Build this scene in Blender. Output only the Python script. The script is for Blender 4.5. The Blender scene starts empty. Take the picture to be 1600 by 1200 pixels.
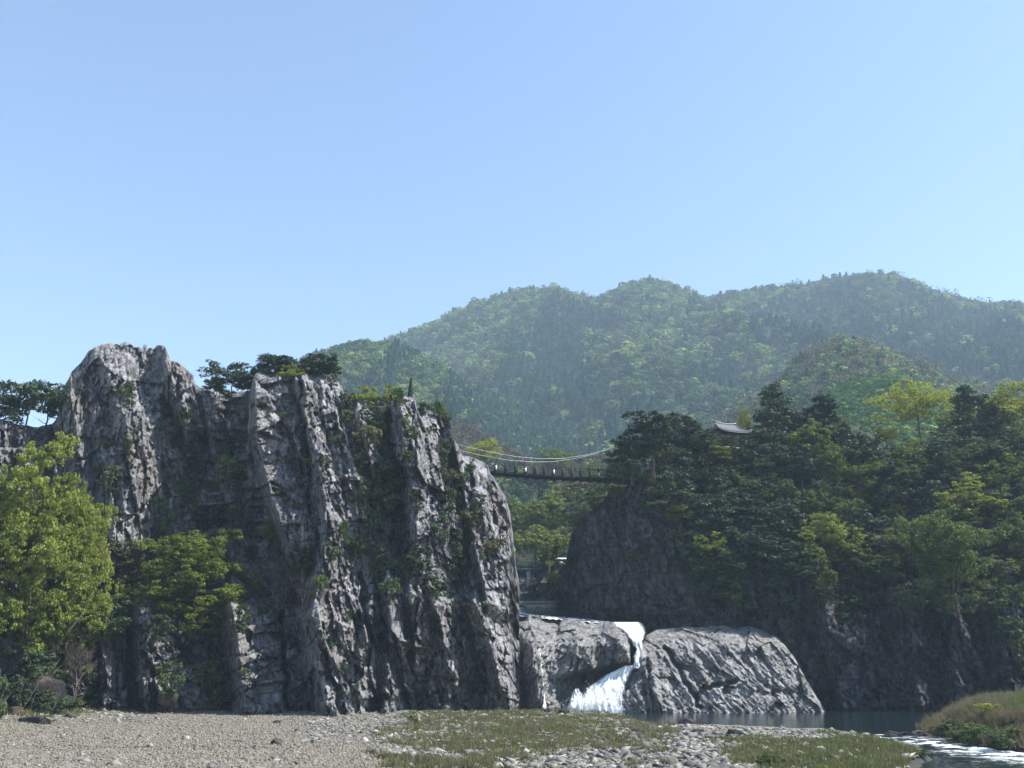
import bpy, math, random
import numpy as np
from mathutils import Vector, Matrix, Quaternion

sc = bpy.context.scene
COL = sc.collection
R = math.radians
random.seed(7)
rng = np.random.default_rng(7)

# ------------------------------------------------------------------ camera
PITCH = R(17.6)
FPX = 1386.0            # focal length in photo pixels (1600 wide)
CAMZ = 4.5
cam_d = bpy.data.cameras.new('camera')
cam_d.sensor_width = 36.0
cam_d.lens = 36.0 * FPX / 1600.0
cam_d.clip_end = 6000
cam_d.clip_start = 0.5
cam = bpy.data.objects.new('camera', cam_d)
COL.objects.link(cam)
cam.location = (0, 0, CAMZ)
cam.rotation_euler = (math.pi / 2 + PITCH, 0, 0)
sc.camera = cam

# ------------------------------------------------------------------ light
SUN_AZ, SUN_EL = R(95), R(52)          # azimuth measured from +Y towards +X
sun_dir = Vector((math.sin(SUN_AZ) * math.cos(SUN_EL), math.cos(SUN_AZ) * math.cos(SUN_EL), math.sin(SUN_EL)))
world = bpy.data.worlds.new('World')
sc.world = world
world.use_nodes = True
wn = world.node_tree
wn.nodes.clear()
sky = wn.nodes.new('ShaderNodeTexSky')
sky.sky_type = 'NISHITA'
sky.sun_disc = False
sky.sun_elevation = SUN_EL
sky.sun_rotation = SUN_AZ
sky.altitude = 100
sky.air_density = 1.0
sky.dust_density = 0.35
sky.ozone_density = 1.5
bg = wn.nodes.new('ShaderNodeBackground')
bg.inputs['Strength'].default_value = 0.132
wo = wn.nodes.new('ShaderNodeOutputWorld')
wn.links.new(sky.outputs[0], bg.inputs[0])
wn.links.new(bg.outputs[0], wo.inputs[0])
sun_d = bpy.data.lights.new('sun', 'SUN')
sun_d.energy = 4.5
sun_d.angle = R(0.53)
sun_d.color = (1.0, 0.965, 0.90)
sun = bpy.data.objects.new('sun', sun_d)
COL.objects.link(sun)
sun.rotation_euler = sun_dir.to_track_quat('Z', 'Y').to_euler()
sun.location = (60, 60, 90)

sc.view_settings.view_transform = 'Standard'
sc.view_settings.look = 'None'
sc.view_settings.exposure = 1.12
sc.view_settings.gamma = 1.0
sc.view_settings.use_curve_mapping = False
sc.render.engine = 'CYCLES'
sc.cycles.volume_bounces = 0
sc.cycles.max_bounces = 5
sc.cycles.diffuse_bounces = 2
sc.cycles.glossy_bounces = 2
sc.cycles.transmission_bounces = 2
sc.cycles.transparent_max_bounces = 6

CP, SP = math.cos(PITCH), math.sin(PITCH)


def at(px, py, Y):
    """World point on the ray through photo pixel (px, py) at distance Y (arrays allowed)."""
    px = np.asarray(px, float); py = np.asarray(py, float)
    a = (px - 800.0) / FPX; b = (600.0 - py) / FPX
    dy = CP - b * SP; dz = SP + b * CP
    t = Y / dy
    return np.stack(np.broadcast_arrays(a * t, Y + 0 * a, CAMZ + dz * t), -1)


def on_plane(px, py, z):
    px = np.asarray(px, float); py = np.asarray(py, float)
    a = (px - 800.0) / FPX; b = (600.0 - py) / FPX
    dy = CP - b * SP; dz = SP + b * CP
    t = (z - CAMZ) / dz
    return np.stack(np.broadcast_arrays(a * t, dy * t), -1)


def project(p):
    x, y, z = p[..., 0], p[..., 1], p[..., 2] - CAMZ
    d = y * CP + z * SP
    return 800 + FPX * x / d, 600 - FPX * (-y * SP + z * CP) / d, d


# ------------------------------------------------------------------ numpy noise
def _hash(ix, iy, iz, seed):
    h = (ix.astype(np.int64) * 374761393 + iy.astype(np.int64) * 668265263 + iz.astype(np.int64) * 2147483647 + seed * 974634777) & 0xffffffff
    h = ((h ^ (h >> 13)) * 1274126177) & 0xffffffff
    h = ((h ^ (h >> 16)) * 2246822519) & 0xffffffff
    h = h ^ (h >> 15)
    return (h & 0xffffff) / float(0xffffff)


def vnoise(x, y, z=None, seed=0):
    x = np.asarray(x, float); y = np.asarray(y, float)
    z = np.zeros_like(x) if z is None else np.asarray(z, float)
    x, y, z = np.broadcast_arrays(x, y, z)
    ix, iy, iz = np.floor(x), np.floor(y), np.floor(z)
    fx, fy, fz = x - ix, y - iy, z - iz
    fx = fx * fx * (3 - 2 * fx); fy = fy * fy * (3 - 2 * fy); fz = fz * fz * (3 - 2 * fz)
    r = 0
    for a in (0, 1):
        wx = fx if a else 1 - fx
        for b in (0, 1):
            wy = fy if b else 1 - fy
            for c in (0, 1):
                wz = fz if c else 1 - fz
                r = r + wx * wy * wz * _hash(ix + a, iy + b, iz + c, seed)
    return r * 2 - 1


def fbm(x, y, z=None, seed=0, octaves=4, gain=0.5):
    s = 0; a = 1.0; t = 0
    z = 0 * np.asarray(x, float) if z is None else z
    for k in range(octaves):
        s = s + a * vnoise(x, y, z, seed + 17 * k); t += a
        x, y, z = x * 2.03, y * 2.03, z * 2.03
        a *= gain
    return s / t


def plates(u, v, seed, tilt=1.0):
    """Blocky facets: every Voronoi cell is a tilted plane. Returns (height, edge distance)."""
    iu, iv = np.floor(u), np.floor(v)
    best = np.full(u.shape, 9e9); sec = np.full(u.shape, 9e9); h = np.zeros(u.shape)
    for a in (-1, 0, 1):
        for b in (-1, 0, 1):
            cu, cv = iu + a, iv + b
            zz = np.zeros_like(cu)
            pu = cu + 0.1 + 0.8 * _hash(cu, cv, zz, seed); pv = cv + 0.1 + 0.8 * _hash(cu, cv, zz + 1, seed)
            du, dv = u - pu, v - pv
            d = du * du + dv * dv
            hh = (_hash(cu, cv, zz + 2, seed) - .5) + tilt * ((_hash(cu, cv, zz + 3, seed) - .5) * du * 2 + (_hash(cu, cv, zz + 4, seed) - .5) * dv * 1.4)
            m = d < best
            sec = np.where(m, best, np.minimum(sec, d))
            h = np.where(m, hh, h); best = np.where(m, d, best)
    return h, np.sqrt(sec) - np.sqrt(best)


def sstep(a, b, x):
    t = np.clip((x - a) / (b - a), 0, 1)
    return t * t * (3 - 2 * t)


def lerp_poly(pts, x):
    xs, ys = zip(*pts)
    return np.interp(x, xs, ys)


# ------------------------------------------------------------------ object helpers
def tag(o, label=None, cat=None, group=None, kind=None):
    if label: o['label'] = label
    if cat: o['category'] = cat
    if group: o['group'] = group
    if kind: o['kind'] = kind
    return o


def link(name, data, parent=None, loc=None):
    o = bpy.data.objects.new(name, data)
    COL.objects.link(o)
    if parent is not None: o.parent = parent
    if loc is not None: o.location = loc
    return o


def mesh_np(name, verts, faces, mat=None, smooth=False, attrs=None):
    """faces: (n,3) or (n,4) array, or list of such arrays."""
    me = bpy.data.meshes.new(name)
    fl = faces if isinstance(faces, list) else [faces]
    fl = [np.asarray(f, np.int32) for f in fl if len(f)]
    verts = np.asarray(verts, np.float32)
    me.vertices.add(len(verts)); me.vertices.foreach_set('co', verts.ravel())
    loops = np.concatenate([f.ravel() for f in fl])
    tot = np.concatenate([np.full(len(f), f.shape[1], np.int32) for f in fl])
    start = np.concatenate([[0], np.cumsum(tot)[:-1]]).astype(np.int32)
    me.loops.add(len(loops)); me.loops.foreach_set('vertex_index', loops)
    me.polygons.add(len(tot)); me.polygons.foreach_set('loop_start', start); me.polygons.foreach_set('loop_total', tot)
    if smooth: me.polygons.foreach_set('use_smooth', np.ones(len(tot), bool))
    if mat: me.materials.append(mat)
    me.update(calc_edges=True)
    if attrs:
        for k, v in attrs.items():
            v = np.asarray(v, np.float32)
            if v.ndim == 1:
                a = me.attributes.new(k, 'FLOAT', 'POINT'); a.data.foreach_set('value', v)
            else:
                a = me.attributes.new(k, 'FLOAT_COLOR', 'POINT'); a.data.foreach_set('color', v.ravel())
    return me


def grid_faces(nr, nc):
    i = np.arange(nr - 1)[:, None] * nc + np.arange(nc - 1)[None, :]
    i = i.ravel()
    return np.stack([i, i + 1, i + nc + 1, i + nc], 1)


class MB:
    """Collects simple solids into one mesh."""
    def __init__(s): s.v = []; s.q = []; s.t = []; s.n = 0

    def add(s, v, q=None, t=None):
        v = np.asarray(v, float)
        if q is not None and len(q): s.q.append(np.asarray(q) + s.n)
        if t is not None and len(t): s.t.append(np.asarray(t) + s.n)
        s.v.append(v); s.n += len(v); return s

    def box(s, c, size, rot=None):
        d = np.array([[x, y, z] for x in (-.5, .5) for y in (-.5, .5) for z in (-.5, .5)]) * np.array(size)
        if rot is not None: d = d @ np.array(rot).T
        return s.add(d + np.array(c), [[0, 1, 3, 2], [4, 6, 7, 5], [0, 4, 5, 1], [2, 3, 7, 6], [0, 2, 6, 4], [1, 5, 7, 3]])

    def tube(s, pts, radii, n=6):
        pts = [Vector(p) for p in pts]
        if not hasattr(radii, '__len__'): radii = [radii] * len(pts)
        vs = []
        for i, p in enumerate(pts):
            t = (pts[min(i + 1, len(pts) - 1)] - pts[max(i - 1, 0)])
            t = t.normalized() if t.length > 1e-9 else Vector((0, 0, 1))
            a = t.cross(Vector((0.31, 0.95, 0.1))).normalized(); b = t.cross(a)
            for k in range(n):
                an = 2 * math.pi * k / n
                vs.append(p + (a * math.cos(an) + b * math.sin(an)) * radii[i])
        m = len(pts)
        q = [[i * n + k, i * n + (k + 1) % n, (i + 1) * n + (k + 1) % n, (i + 1) * n + k] for i in range(m - 1) for k in range(n)]
        vs += [pts[0], pts[-1]]
        t = [[m * n, (k + 1) % n, k] for k in range(n)] + [[m * n + 1, (m - 1) * n + k, (m - 1) * n + (k + 1) % n] for k in range(n)]
        return s.add([tuple(v) for v in vs], q, t)

    def mesh(s, name, mat, smooth=False):
        fs = []
        if s.q: fs.append(np.concatenate(s.q))
        if s.t: fs.append(np.concatenate(s.t))
        return mesh_np(name, np.concatenate(s.v), fs, mat, smooth)

    def build(s, name, mat, parent=None, smooth=False):
        return link(name, s.mesh(name, mat, smooth), parent)


def icosphere(sub=1):
    import bmesh
    bm = bmesh.new(); bmesh.ops.create_icosphere(bm, subdivisions=sub, radius=1.0)
    v = np.array([p.co[:] for p in bm.verts]); f = np.array([[q.index for q in p.verts] for p in bm.faces])
    bm.free(); return v, f


# ------------------------------------------------------------------ materials
class NT:
    def __init__(s, name):
        s.m = bpy.data.materials.new(name); s.m.use_nodes = True
        s.t = s.m.node_tree; s.t.nodes.clear()
        s.out = s.n('ShaderNodeOutputMaterial')

    def n(s, typ, **kw):
        nd = s.t.nodes.new(typ)
        for k, v in kw.items(): setattr(nd, k, v)
        return nd

    def l(s, a, b): s.t.links.new(a, b)

    def setin(s, nd, **kw):
        for k, v in kw.items():
            inp = nd.inputs[k.replace('_', ' ')]
            if hasattr(v, 'is_output') and v.is_output: s.l(v, inp)
            else: inp.default_value = v
        return nd

    def coords(s, scale=(1, 1, 1), rot=(0, 0, 0), geo=True):
        if geo:
            g = s.n('ShaderNodeNewGeometry'); src = g.outputs['Position']
        else:
            g = s.n('ShaderNodeTexCoord'); src = g.outputs['Object']
        mp = s.n('ShaderNodeMapping'); mp.inputs['Scale'].default_value = scale; mp.inputs['Rotation'].default_value = rot
        s.l(src, mp.inputs[0]); return mp.outputs[0]

    def noise(s, vec, scale, detail=6, rough=0.6, dist=0.0):
        nd = s.n('ShaderNodeTexNoise'); s.l(vec, nd.inputs['Vector'])
        nd.inputs['Scale'].default_value = scale; nd.inputs['Detail'].default_value = detail
        nd.inputs['Roughness'].default_value = rough; nd.inputs['Distortion'].default_value = dist
        return nd.outputs['Fac']

    def ramp(s, fac, stops, mode='LINEAR'):
        nd = s.n('ShaderNodeValToRGB'); cr = nd.color_ramp; cr.interpolation = mode
        while len(cr.elements) < len(stops): cr.elements.new(0.5)
        for e, (p, c) in zip(cr.elements, stops):
            e.position = p; e.color = (*c, 1) if len(c) == 3 else c
        s.l(fac, nd.inputs[0]); return nd.outputs[0]

    def mix(s, fac, a, b, blend='MIX'):
        nd = s.n('ShaderNodeMix', data_type='RGBA', blend_type=blend)
        for idx, v in ((0, fac), (6, a), (7, b)):
            if hasattr(v, 'is_output'): s.l(v, nd.inputs[idx])
            else: nd.inputs[idx].default_value = v if idx == 0 else ((*v, 1) if len(v) == 3 else v)
        return nd.outputs[2]

    def math(s, op, a, b=0.0):
        nd = s.n('ShaderNodeMath', operation=op)
        for i, v in enumerate((a, b)):
            if hasattr(v, 'is_output'): s.l(v, nd.inputs[i])
            else: nd.inputs[i].default_value = v
        return nd.outputs[0]

    def bump(s, h, strength=0.5, dist=0.1):
        b = s.n('ShaderNodeBump'); b.inputs['Strength'].default_value = strength; b.inputs['Distance'].default_value = dist
        s.l(h, b.inputs['Height']); return b.outputs[0]

    def principled(s, color, rough=0.8, normal=None, spec=0.3, **kw):
        p = s.n('ShaderNodeBsdfPrincipled')
        for nm, v in (('Base Color', color), ('Roughness', rough), ('Specular IOR Level', spec)):
            if hasattr(v, 'is_output'): s.l(v, p.inputs[nm])
            else: p.inputs[nm].default_value = (*v, 1) if nm == 'Base Color' else v
        if normal is not None: s.l(normal, p.inputs['Normal'])
        for k, v in kw.items(): p.inputs[k].default_value = v
        s.l(p.outputs[0], s.out.inputs['Surface']); return p


def g(v, t=(1, 1, 1)): return (v * t[0], v * t[1], v * t[2])


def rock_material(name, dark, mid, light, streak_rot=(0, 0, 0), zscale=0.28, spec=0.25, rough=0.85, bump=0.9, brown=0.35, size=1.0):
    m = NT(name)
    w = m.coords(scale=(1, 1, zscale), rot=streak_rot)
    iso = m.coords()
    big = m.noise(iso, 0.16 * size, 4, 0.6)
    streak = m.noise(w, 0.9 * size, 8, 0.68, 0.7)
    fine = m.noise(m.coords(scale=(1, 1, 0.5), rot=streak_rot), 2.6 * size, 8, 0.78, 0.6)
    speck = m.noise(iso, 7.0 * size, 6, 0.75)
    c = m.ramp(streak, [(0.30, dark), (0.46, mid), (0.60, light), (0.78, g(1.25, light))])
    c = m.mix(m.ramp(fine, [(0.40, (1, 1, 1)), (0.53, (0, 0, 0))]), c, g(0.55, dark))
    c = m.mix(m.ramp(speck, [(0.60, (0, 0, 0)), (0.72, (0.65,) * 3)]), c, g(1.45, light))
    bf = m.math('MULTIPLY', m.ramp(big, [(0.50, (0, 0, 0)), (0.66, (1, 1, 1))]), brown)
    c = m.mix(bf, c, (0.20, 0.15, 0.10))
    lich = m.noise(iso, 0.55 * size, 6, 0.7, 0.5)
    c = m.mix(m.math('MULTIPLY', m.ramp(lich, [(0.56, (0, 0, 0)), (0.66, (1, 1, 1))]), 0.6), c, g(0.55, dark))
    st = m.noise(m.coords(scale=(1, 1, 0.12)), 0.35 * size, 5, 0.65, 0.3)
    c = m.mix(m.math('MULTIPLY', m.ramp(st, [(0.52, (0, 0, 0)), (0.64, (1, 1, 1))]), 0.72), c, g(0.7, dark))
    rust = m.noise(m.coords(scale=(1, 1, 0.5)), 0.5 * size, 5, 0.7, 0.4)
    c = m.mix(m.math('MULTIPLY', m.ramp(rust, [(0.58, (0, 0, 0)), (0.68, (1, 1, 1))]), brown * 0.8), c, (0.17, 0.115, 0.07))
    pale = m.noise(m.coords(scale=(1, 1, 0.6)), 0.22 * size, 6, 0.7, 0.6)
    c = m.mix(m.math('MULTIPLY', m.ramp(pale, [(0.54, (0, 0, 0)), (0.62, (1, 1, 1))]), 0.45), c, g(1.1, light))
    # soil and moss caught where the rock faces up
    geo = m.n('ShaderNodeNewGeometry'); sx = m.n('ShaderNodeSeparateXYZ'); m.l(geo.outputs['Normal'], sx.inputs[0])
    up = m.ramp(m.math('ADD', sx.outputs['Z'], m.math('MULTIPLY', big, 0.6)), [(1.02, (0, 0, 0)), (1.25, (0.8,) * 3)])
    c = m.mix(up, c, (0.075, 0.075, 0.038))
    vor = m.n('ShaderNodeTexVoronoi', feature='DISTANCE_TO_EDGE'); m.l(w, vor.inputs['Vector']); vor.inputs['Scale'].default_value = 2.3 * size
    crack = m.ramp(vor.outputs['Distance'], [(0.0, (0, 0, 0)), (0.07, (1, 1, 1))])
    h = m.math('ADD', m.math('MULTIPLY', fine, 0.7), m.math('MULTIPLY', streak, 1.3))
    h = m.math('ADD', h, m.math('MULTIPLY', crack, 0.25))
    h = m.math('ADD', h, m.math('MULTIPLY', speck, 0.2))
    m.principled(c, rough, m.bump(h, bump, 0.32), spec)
    return m.m


M_ROCK = rock_material('cliff_rock', (0.04, 0.04, 0.044), (0.21, 0.207, 0.21), (0.45, 0.44, 0.44), streak_rot=(0, R(8), 0))
M_ROCKD = rock_material('shade_darkened_rock', (0.018, 0.017, 0.02), (0.065, 0.063, 0.066), (0.15, 0.145, 0.15), streak_rot=(0, R(-25), 0), zscale=0.4, brown=0.2)  # darker copy of the rock: the hill's shade is partly put into its colours
M_SLAB = rock_material('water_worn_rock', (0.06, 0.058, 0.057), (0.34, 0.33, 0.32), (0.52, 0.51, 0.49), streak_rot=(R(30), R(-52), 0), zscale=0.22, spec=0.6, rough=0.45, bump=1.0, brown=0.15, size=1.3)
M_BOULDER = rock_material('boulder_stone', (0.018, 0.018, 0.019), (0.038, 0.036, 0.035), (0.07, 0.067, 0.063), zscale=0.8, brown=0.4, size=2.2, bump=0.5)


def stone_material(name, cols):
    m = NT(name)
    oi = m.n('ShaderNodeObjectInfo')
    at_ = m.n('ShaderNodeAttribute'); at_.attribute_name = 'tint'
    r = m.math('FRACT', m.math('ADD', oi.outputs['Random'], at_.outputs['Fac']))
    c = m.ramp(r, [(i / (len(cols) - 1), k) for i, k in enumerate(cols)])
    n = m.noise(m.coords(), 5.0, 5, 0.7)
    c = m.mix(m.ramp(n, [(0.4, (0.45,) * 3), (0.62, (1, 1, 1))]), g(0.35, cols[1]), c)
    m.principled(c, 0.85, m.bump(n, 0.5, 0.08), 0.25)
    return m.m


M_STONE = stone_material('river_stone', [(0.10, 0.10, 0.09), (0.30, 0.285, 0.24), (0.12, 0.115, 0.11), (0.46, 0.44, 0.39), (0.04, 0.04, 0.042), (0.24, 0.22, 0.18), (0.07, 0.068, 0.065)])
M_PEBBLE = stone_material('gravel_pebble', [(0.13, 0.118, 0.092), (0.26, 0.228, 0.172), (0.17, 0.157, 0.125), (0.34, 0.31, 0.25), (0.075, 0.07, 0.06), (0.27, 0.232, 0.175), (0.21, 0.192, 0.15)])


def leaf_material(name, a, b, c, transl=0.35, spot=0.5, rough=0.6):
    """a..c: dark to light leaf colours."""
    m = NT(name)
    oi = m.n('ShaderNodeObjectInfo')
    n1 = m.noise(m.coords(geo=True), spot, 3, 0.6)
    n2 = m.noise(m.coords(geo=True), 5.0, 2, 0.6)
    f = m.math('ADD', m.math('MULTIPLY', n1, 0.9), m.math('MULTIPLY', oi.outputs['Random'], 0.35))
    f = m.math('ADD', f, m.math('MULTIPLY', n2, 0.35))
    col = m.ramp(m.math('SUBTRACT', f, 0.3), [(0.25, a), (0.5, b), (0.8, c)])
    d = m.n('ShaderNodeBsdfPrincipled'); m.l(col, d.inputs['Base Color']); d.inputs['Roughness'].default_value = rough; d.inputs['Specular IOR Level'].default_value = 0.25
    t = m.n('ShaderNodeBsdfTranslucent'); m.l(m.mix(0.5, col, (0.9, 1.0, 0.25), 'MULTIPLY'), t.inputs['Color'])
    mx = m.n('ShaderNodeMixShader'); mx.inputs[0].default_value = transl
    m.l(d.outputs[0], mx.inputs[1]); m.l(t.outputs[0], mx.inputs[2]); m.l(mx.outputs[0], m.out.inputs['Surface'])
    return m.m


M_PINE = leaf_material('pine_needles', (0.022, 0.038, 0.022), (0.045, 0.075, 0.04), (0.085, 0.125, 0.058), 0.15)
M_GREEN = leaf_material('mid_green_leaves', (0.035, 0.062, 0.022), (0.085, 0.13, 0.042), (0.16, 0.21, 0.065), 0.32)
M_YOUNG = leaf_material('young_yellow_green_leaves', (0.085, 0.115, 0.02), (0.20, 0.24, 0.04), (0.32, 0.35, 0.07), 0.36)
M_OLIVE = leaf_material('olive_budding_leaves', (0.075, 0.08, 0.035), (0.13, 0.135, 0.06), (0.19, 0.19, 0.09), 0.3)
M_DUSK = leaf_material('dark_shrub_leaves', (0.035, 0.055, 0.025), (0.07, 0.105, 0.042), (0.12, 0.155, 0.065), 0.28)
M_GOLD = leaf_material('golden_young_leaves', (0.20, 0.22, 0.03), (0.30, 0.32, 0.045), (0.40, 0.40, 0.08), 0.4)
M_SPRING = leaf_material('spring_green_leaves', (0.05, 0.08, 0.02), (0.13, 0.175, 0.04), (0.24, 0.28, 0.07), 0.34)
LEAF = {'spring': M_SPRING, 'pine': M_PINE, 'green': M_GREEN, 'young': M_YOUNG, 'olive': M_OLIVE, 'dusk': M_DUSK, 'gold': M_GOLD}


def simple(name, col, rough=0.7, noise=0.25, scale=3.0, metallic=0.0, spec=0.3):
    m = NT(name)
    n = m.noise(m.coords(), scale, 5, 0.65)
    c = m.mix(m.ramp(n, [(0.3, (0, 0, 0)), (0.7, (1, 1, 1))]), g(1 - noise, col), g(1 + noise, col))
    m.principled(c, rough, m.bump(n, 0.2, 0.03), spec, Metallic=metallic)
    return m.m


M_BARK = simple('bark', (0.10, 0.078, 0.06), 0.9, 0.4, 6)
M_TWIG = simple('grey_twig_bark', (0.10, 0.085, 0.075), 0.9, 0.3, 8)
M_STEEL = simple('dark_bridge_steel', (0.02, 0.023, 0.026), 0.7, 0.2, 4, 0.3)
M_CABLE = simple('galvanised_cable', (0.22, 0.24, 0.26), 0.4, 0.1, 4, 0.4)
M_WOOD = simple('weathered_planks', (0.06, 0.052, 0.046), 0.8, 0.3, 6)
M_WHITE = simple('white_paint', (0.78, 0.78, 0.76), 0.5, 0.06, 3)
M_TILE = simple('grey_roof_tile', (0.11, 0.11, 0.12), 0.6, 0.3, 5)
M_TILEL = simple('pale_ridge_plaster', (0.40, 0.40, 0.40), 0.7, 0.15, 5)
M_TIMBER = simple('painted_timber', (0.055, 0.035, 0.028), 0.7, 0.2, 5)
M_CONC = simple('weathered_concrete', (0.30, 0.29, 0.27), 0.85, 0.25, 2)
M_RAIL = simple('green_painted_rail', (0.09, 0.15, 0.13), 0.5, 0.15, 4)
M_GLASS = simple('dark_window_glass', (0.03, 0.035, 0.04), 0.1, 0.05, 4, 0.0, 0.6)
M_RUBBER = simple('black_rubber', (0.02, 0.02, 0.02), 0.8)

# ------------------------------------------------------------------ ground and water
WATER_PX = [(620, 1113), (690, 1115), (760, 1116), (880, 1111), (940, 1113), (985, 1122), (1000, 1130), (1050, 1137), (1120, 1140), (1180, 1143), (1280, 1148),
            (1350, 1150), (1385, 1158), (1430, 1168), (1440, 1176), (1415, 1184), (1408, 1200), (1400, 1290), (2100, 1290), (2100, 1215), (1700, 1174), (1600, 1169), (1560, 1167), (1520, 1160),
            (1480, 1150), (1455, 1145), (1445, 1138), (1470, 1124), (1492, 1110), (1500, 1104), (1520, 1094), (1530, 1086), (620, 1086)]
WATER_XY = on_plane([p[0] for p in WATER_PX], [p[1] for p in WATER_PX], -0.7)


def poly_sd(x, y, poly):
    """signed distance, positive inside."""
    inside = np.zeros(x.shape, bool); dmin = np.full(x.shape, 1e18)
    n = len(poly)
    for i in range(n):
        x1, y1 = poly[i]; x2, y2 = poly[(i + 1) % n]
        c = ((y1 > y) != (y2 > y)) & (x < (x2 - x1) * (y - y1) / (y2 - y1 + 1e-12) + x1)
        inside ^= c
        dx, dy = x2 - x1, y2 - y1
        t = np.clip(((x - x1) * dx + (y - y1) * dy) / (dx * dx + dy * dy), 0, 1)
        dmin = np.minimum(dmin, (x - x1 - t * dx) ** 2 + (y - y1 - t * dy) ** 2)
    d = np.sqrt(dmin)
    return np.where(inside, d, -d)


def water_level(x, y):
    return -0.7 - 0.35 * sstep(72, 60, y + 0 * x) * sstep(10, 22, x)


def ground_z(x, y):
    x = np.asarray(x, float); y = np.asarray(y, float)
    sd = -poly_sd(x, y, WATER_XY) + 0.5 * fbm(x * .6, y * .6, seed=3)
    land = np.minimum(0.68, 0.03 + sd * (0.085 + .1 * sstep(10, 20, x))) + 0.02
    # far right bank is a higher hump
    bank = sstep(28, 36, x) * sstep(56, 64, y) * (sstep(0.1, 3, sd) * .9 + sstep(2, 12, sd) * 1.1)
    left = sstep(-34, -50, x) * 1.3
    z = -0.7 + np.where(sd > 0, land + bank, np.maximum(-1.3, sd * 0.45)) + left
    z = z + 0.10 * fbm(x * .25, y * .25, seed=5) + 0.05 * fbm(x * 1.1, y * 1.1, seed=6) * (sd > 0)
    dip = np.exp(-((y - 55.5) / 1.3) ** 2) * sstep(-8, -16, x) * 0.25
    z = z - dip
    far = sstep(144, 148, y)
    return z * (1 - far) + far * 9.8


def ground_hit(px, py, it=9):
    z = np.zeros(np.shape(px)) - .2
    for _ in range(it):
        p = on_plane(px, py, z); z = z + .6 * (np.maximum(ground_z(p[..., 0], p[..., 1]), -.8) - z)
    z = np.where(z < -.74, -.82, z)
    return np.stack([p[..., 0], p[..., 1], z], -1)


def concat_axis(*segs): return np.unique(np.concatenate([np.arange(*s) for s in segs]))


gx = concat_axis((-3000, -300, 300), (-300, -70, 12), (-70, 70, 0.42), (70, 300, 12), (300, 3001, 300))
gy = concat_axis((-600, 0, 60), (0, 40, 4), (40, 100, 0.36), (100, 135, 0.8), (135, 300, 10), (300, 3001, 300))
X, Yg = np.meshgrid(gx, gy)
Z = ground_z(X, Yg)


def ground_material():
    m = NT('gravel_and_soil')
    c0 = m.coords()
    n = m.noise(c0, 1.2, 6, 0.7); f = m.noise(c0, 9.0, 5, 0.75)
    vor = m.n('ShaderNodeTexVoronoi'); m.l(m.coords(), vor.inputs['Vector']); vor.inputs['Scale'].default_value = 5.0
    sep = m.n('ShaderNodeSeparateColor'); m.l(vor.outputs['Color'], sep.inputs[0])
    c = m.ramp(sep.outputs[0], [(0, (0.10, 0.09, 0.075)), (0.35, (0.18, 0.165, 0.135)), (0.7, (0.22, 0.20, 0.165)), (1, (0.28, 0.26, 0.22))])
    c = m.mix(m.ramp(n, [(0.35, (1, 1, 1)), (0.6, (0, 0, 0))]), c, (0.20, 0.18, 0.14))
    gr = m.n('ShaderNodeAttribute'); gr.attribute_name = 'grassy'
    soil = m.ramp(f, [(0.3, (0.05, 0.06, 0.022)), (0.6, (0.13, 0.13, 0.06))])
    gfac = m.ramp(m.math('ADD', gr.outputs['Fac'], m.math('MULTIPLY', m.math('SUBTRACT', n, 0.5), 0.9)), [(0.40, (0, 0, 0)), (0.6, (1, 1, 1))])
    c = m.mix(gfac, c, soil)
    geo = m.n('ShaderNodeNewGeometry'); sx = m.n('ShaderNodeSeparateXYZ'); m.l(geo.outputs['Position'], sx.inputs[0])
    wet = m.ramp(m.math('ADD', sx.outputs['Z'], 1.0), [(0.30, (1, 1, 1)), (0.42, (0, 0, 0))])
    c = m.mix(wet, c, (0.05, 0.05, 0.045))
    h = m.math('ADD', m.math('MULTIPLY', f, 0.5), m.math('MULTIPLY', vor.outputs['Distance'], -0.8))
    m.principled(c, 0.9, m.bump(h, 0.6, 0.12), 0.2)
    return m.m


def grassy(x, y):
    """how grassy the bar is, 0..1"""
    P = np.stack([x, y, 0 * x], -1)
    px, py, d = project(P)
    g1 = sstep(585, 660, px - (1200 - py) * .75 + 70 * fbm(x * .45, y * .45, seed=4, octaves=3) + 40) * (1 - sstep(1020, 1080, px)) * (1 - .75 * sstep(1165, 1185, py) * sstep(640, 560, 1000 - px * .5 + 0 * px))
    g2 = sstep(1120, 1175, px + 80 * fbm(x * .5, y * .5, seed=8, octaves=3)) * sstep(1148, 1158, py + 12 * vnoise(x * .5, y * .5, seed=2)) * (px < 1470)
    g3 = (sstep(28, 31, x) * sstep(58, 61, y))
    n = fbm(x * .35, y * .35, seed=11, octaves=3)
    n2 = fbm(x * 1.1, y * 1.5, seed=12, octaves=2)
    base = np.maximum(np.maximum(g1 * (0.52 + 1.0 * n + .7 * n2), g2 * (0.72 + .5 * n + .5 * n2)), g3 * (0.95))
    g4 = sstep(-34, -38, x + .25 * (y - 78)) * sstep(71, 75, y)
    return np.where(y < 38, 0, np.clip(np.maximum(base, .8 * g4), 0, 1)) * (y < 118)


GR = grassy(X, Yg)
me = mesh_np('ground', np.stack([X, Yg, Z], -1).reshape(-1, 3), grid_faces(len(gy), len(gx)), ground_material(), True, {'grassy': GR.ravel()})
ground = tag(link('ground', me), kind='structure')


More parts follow.
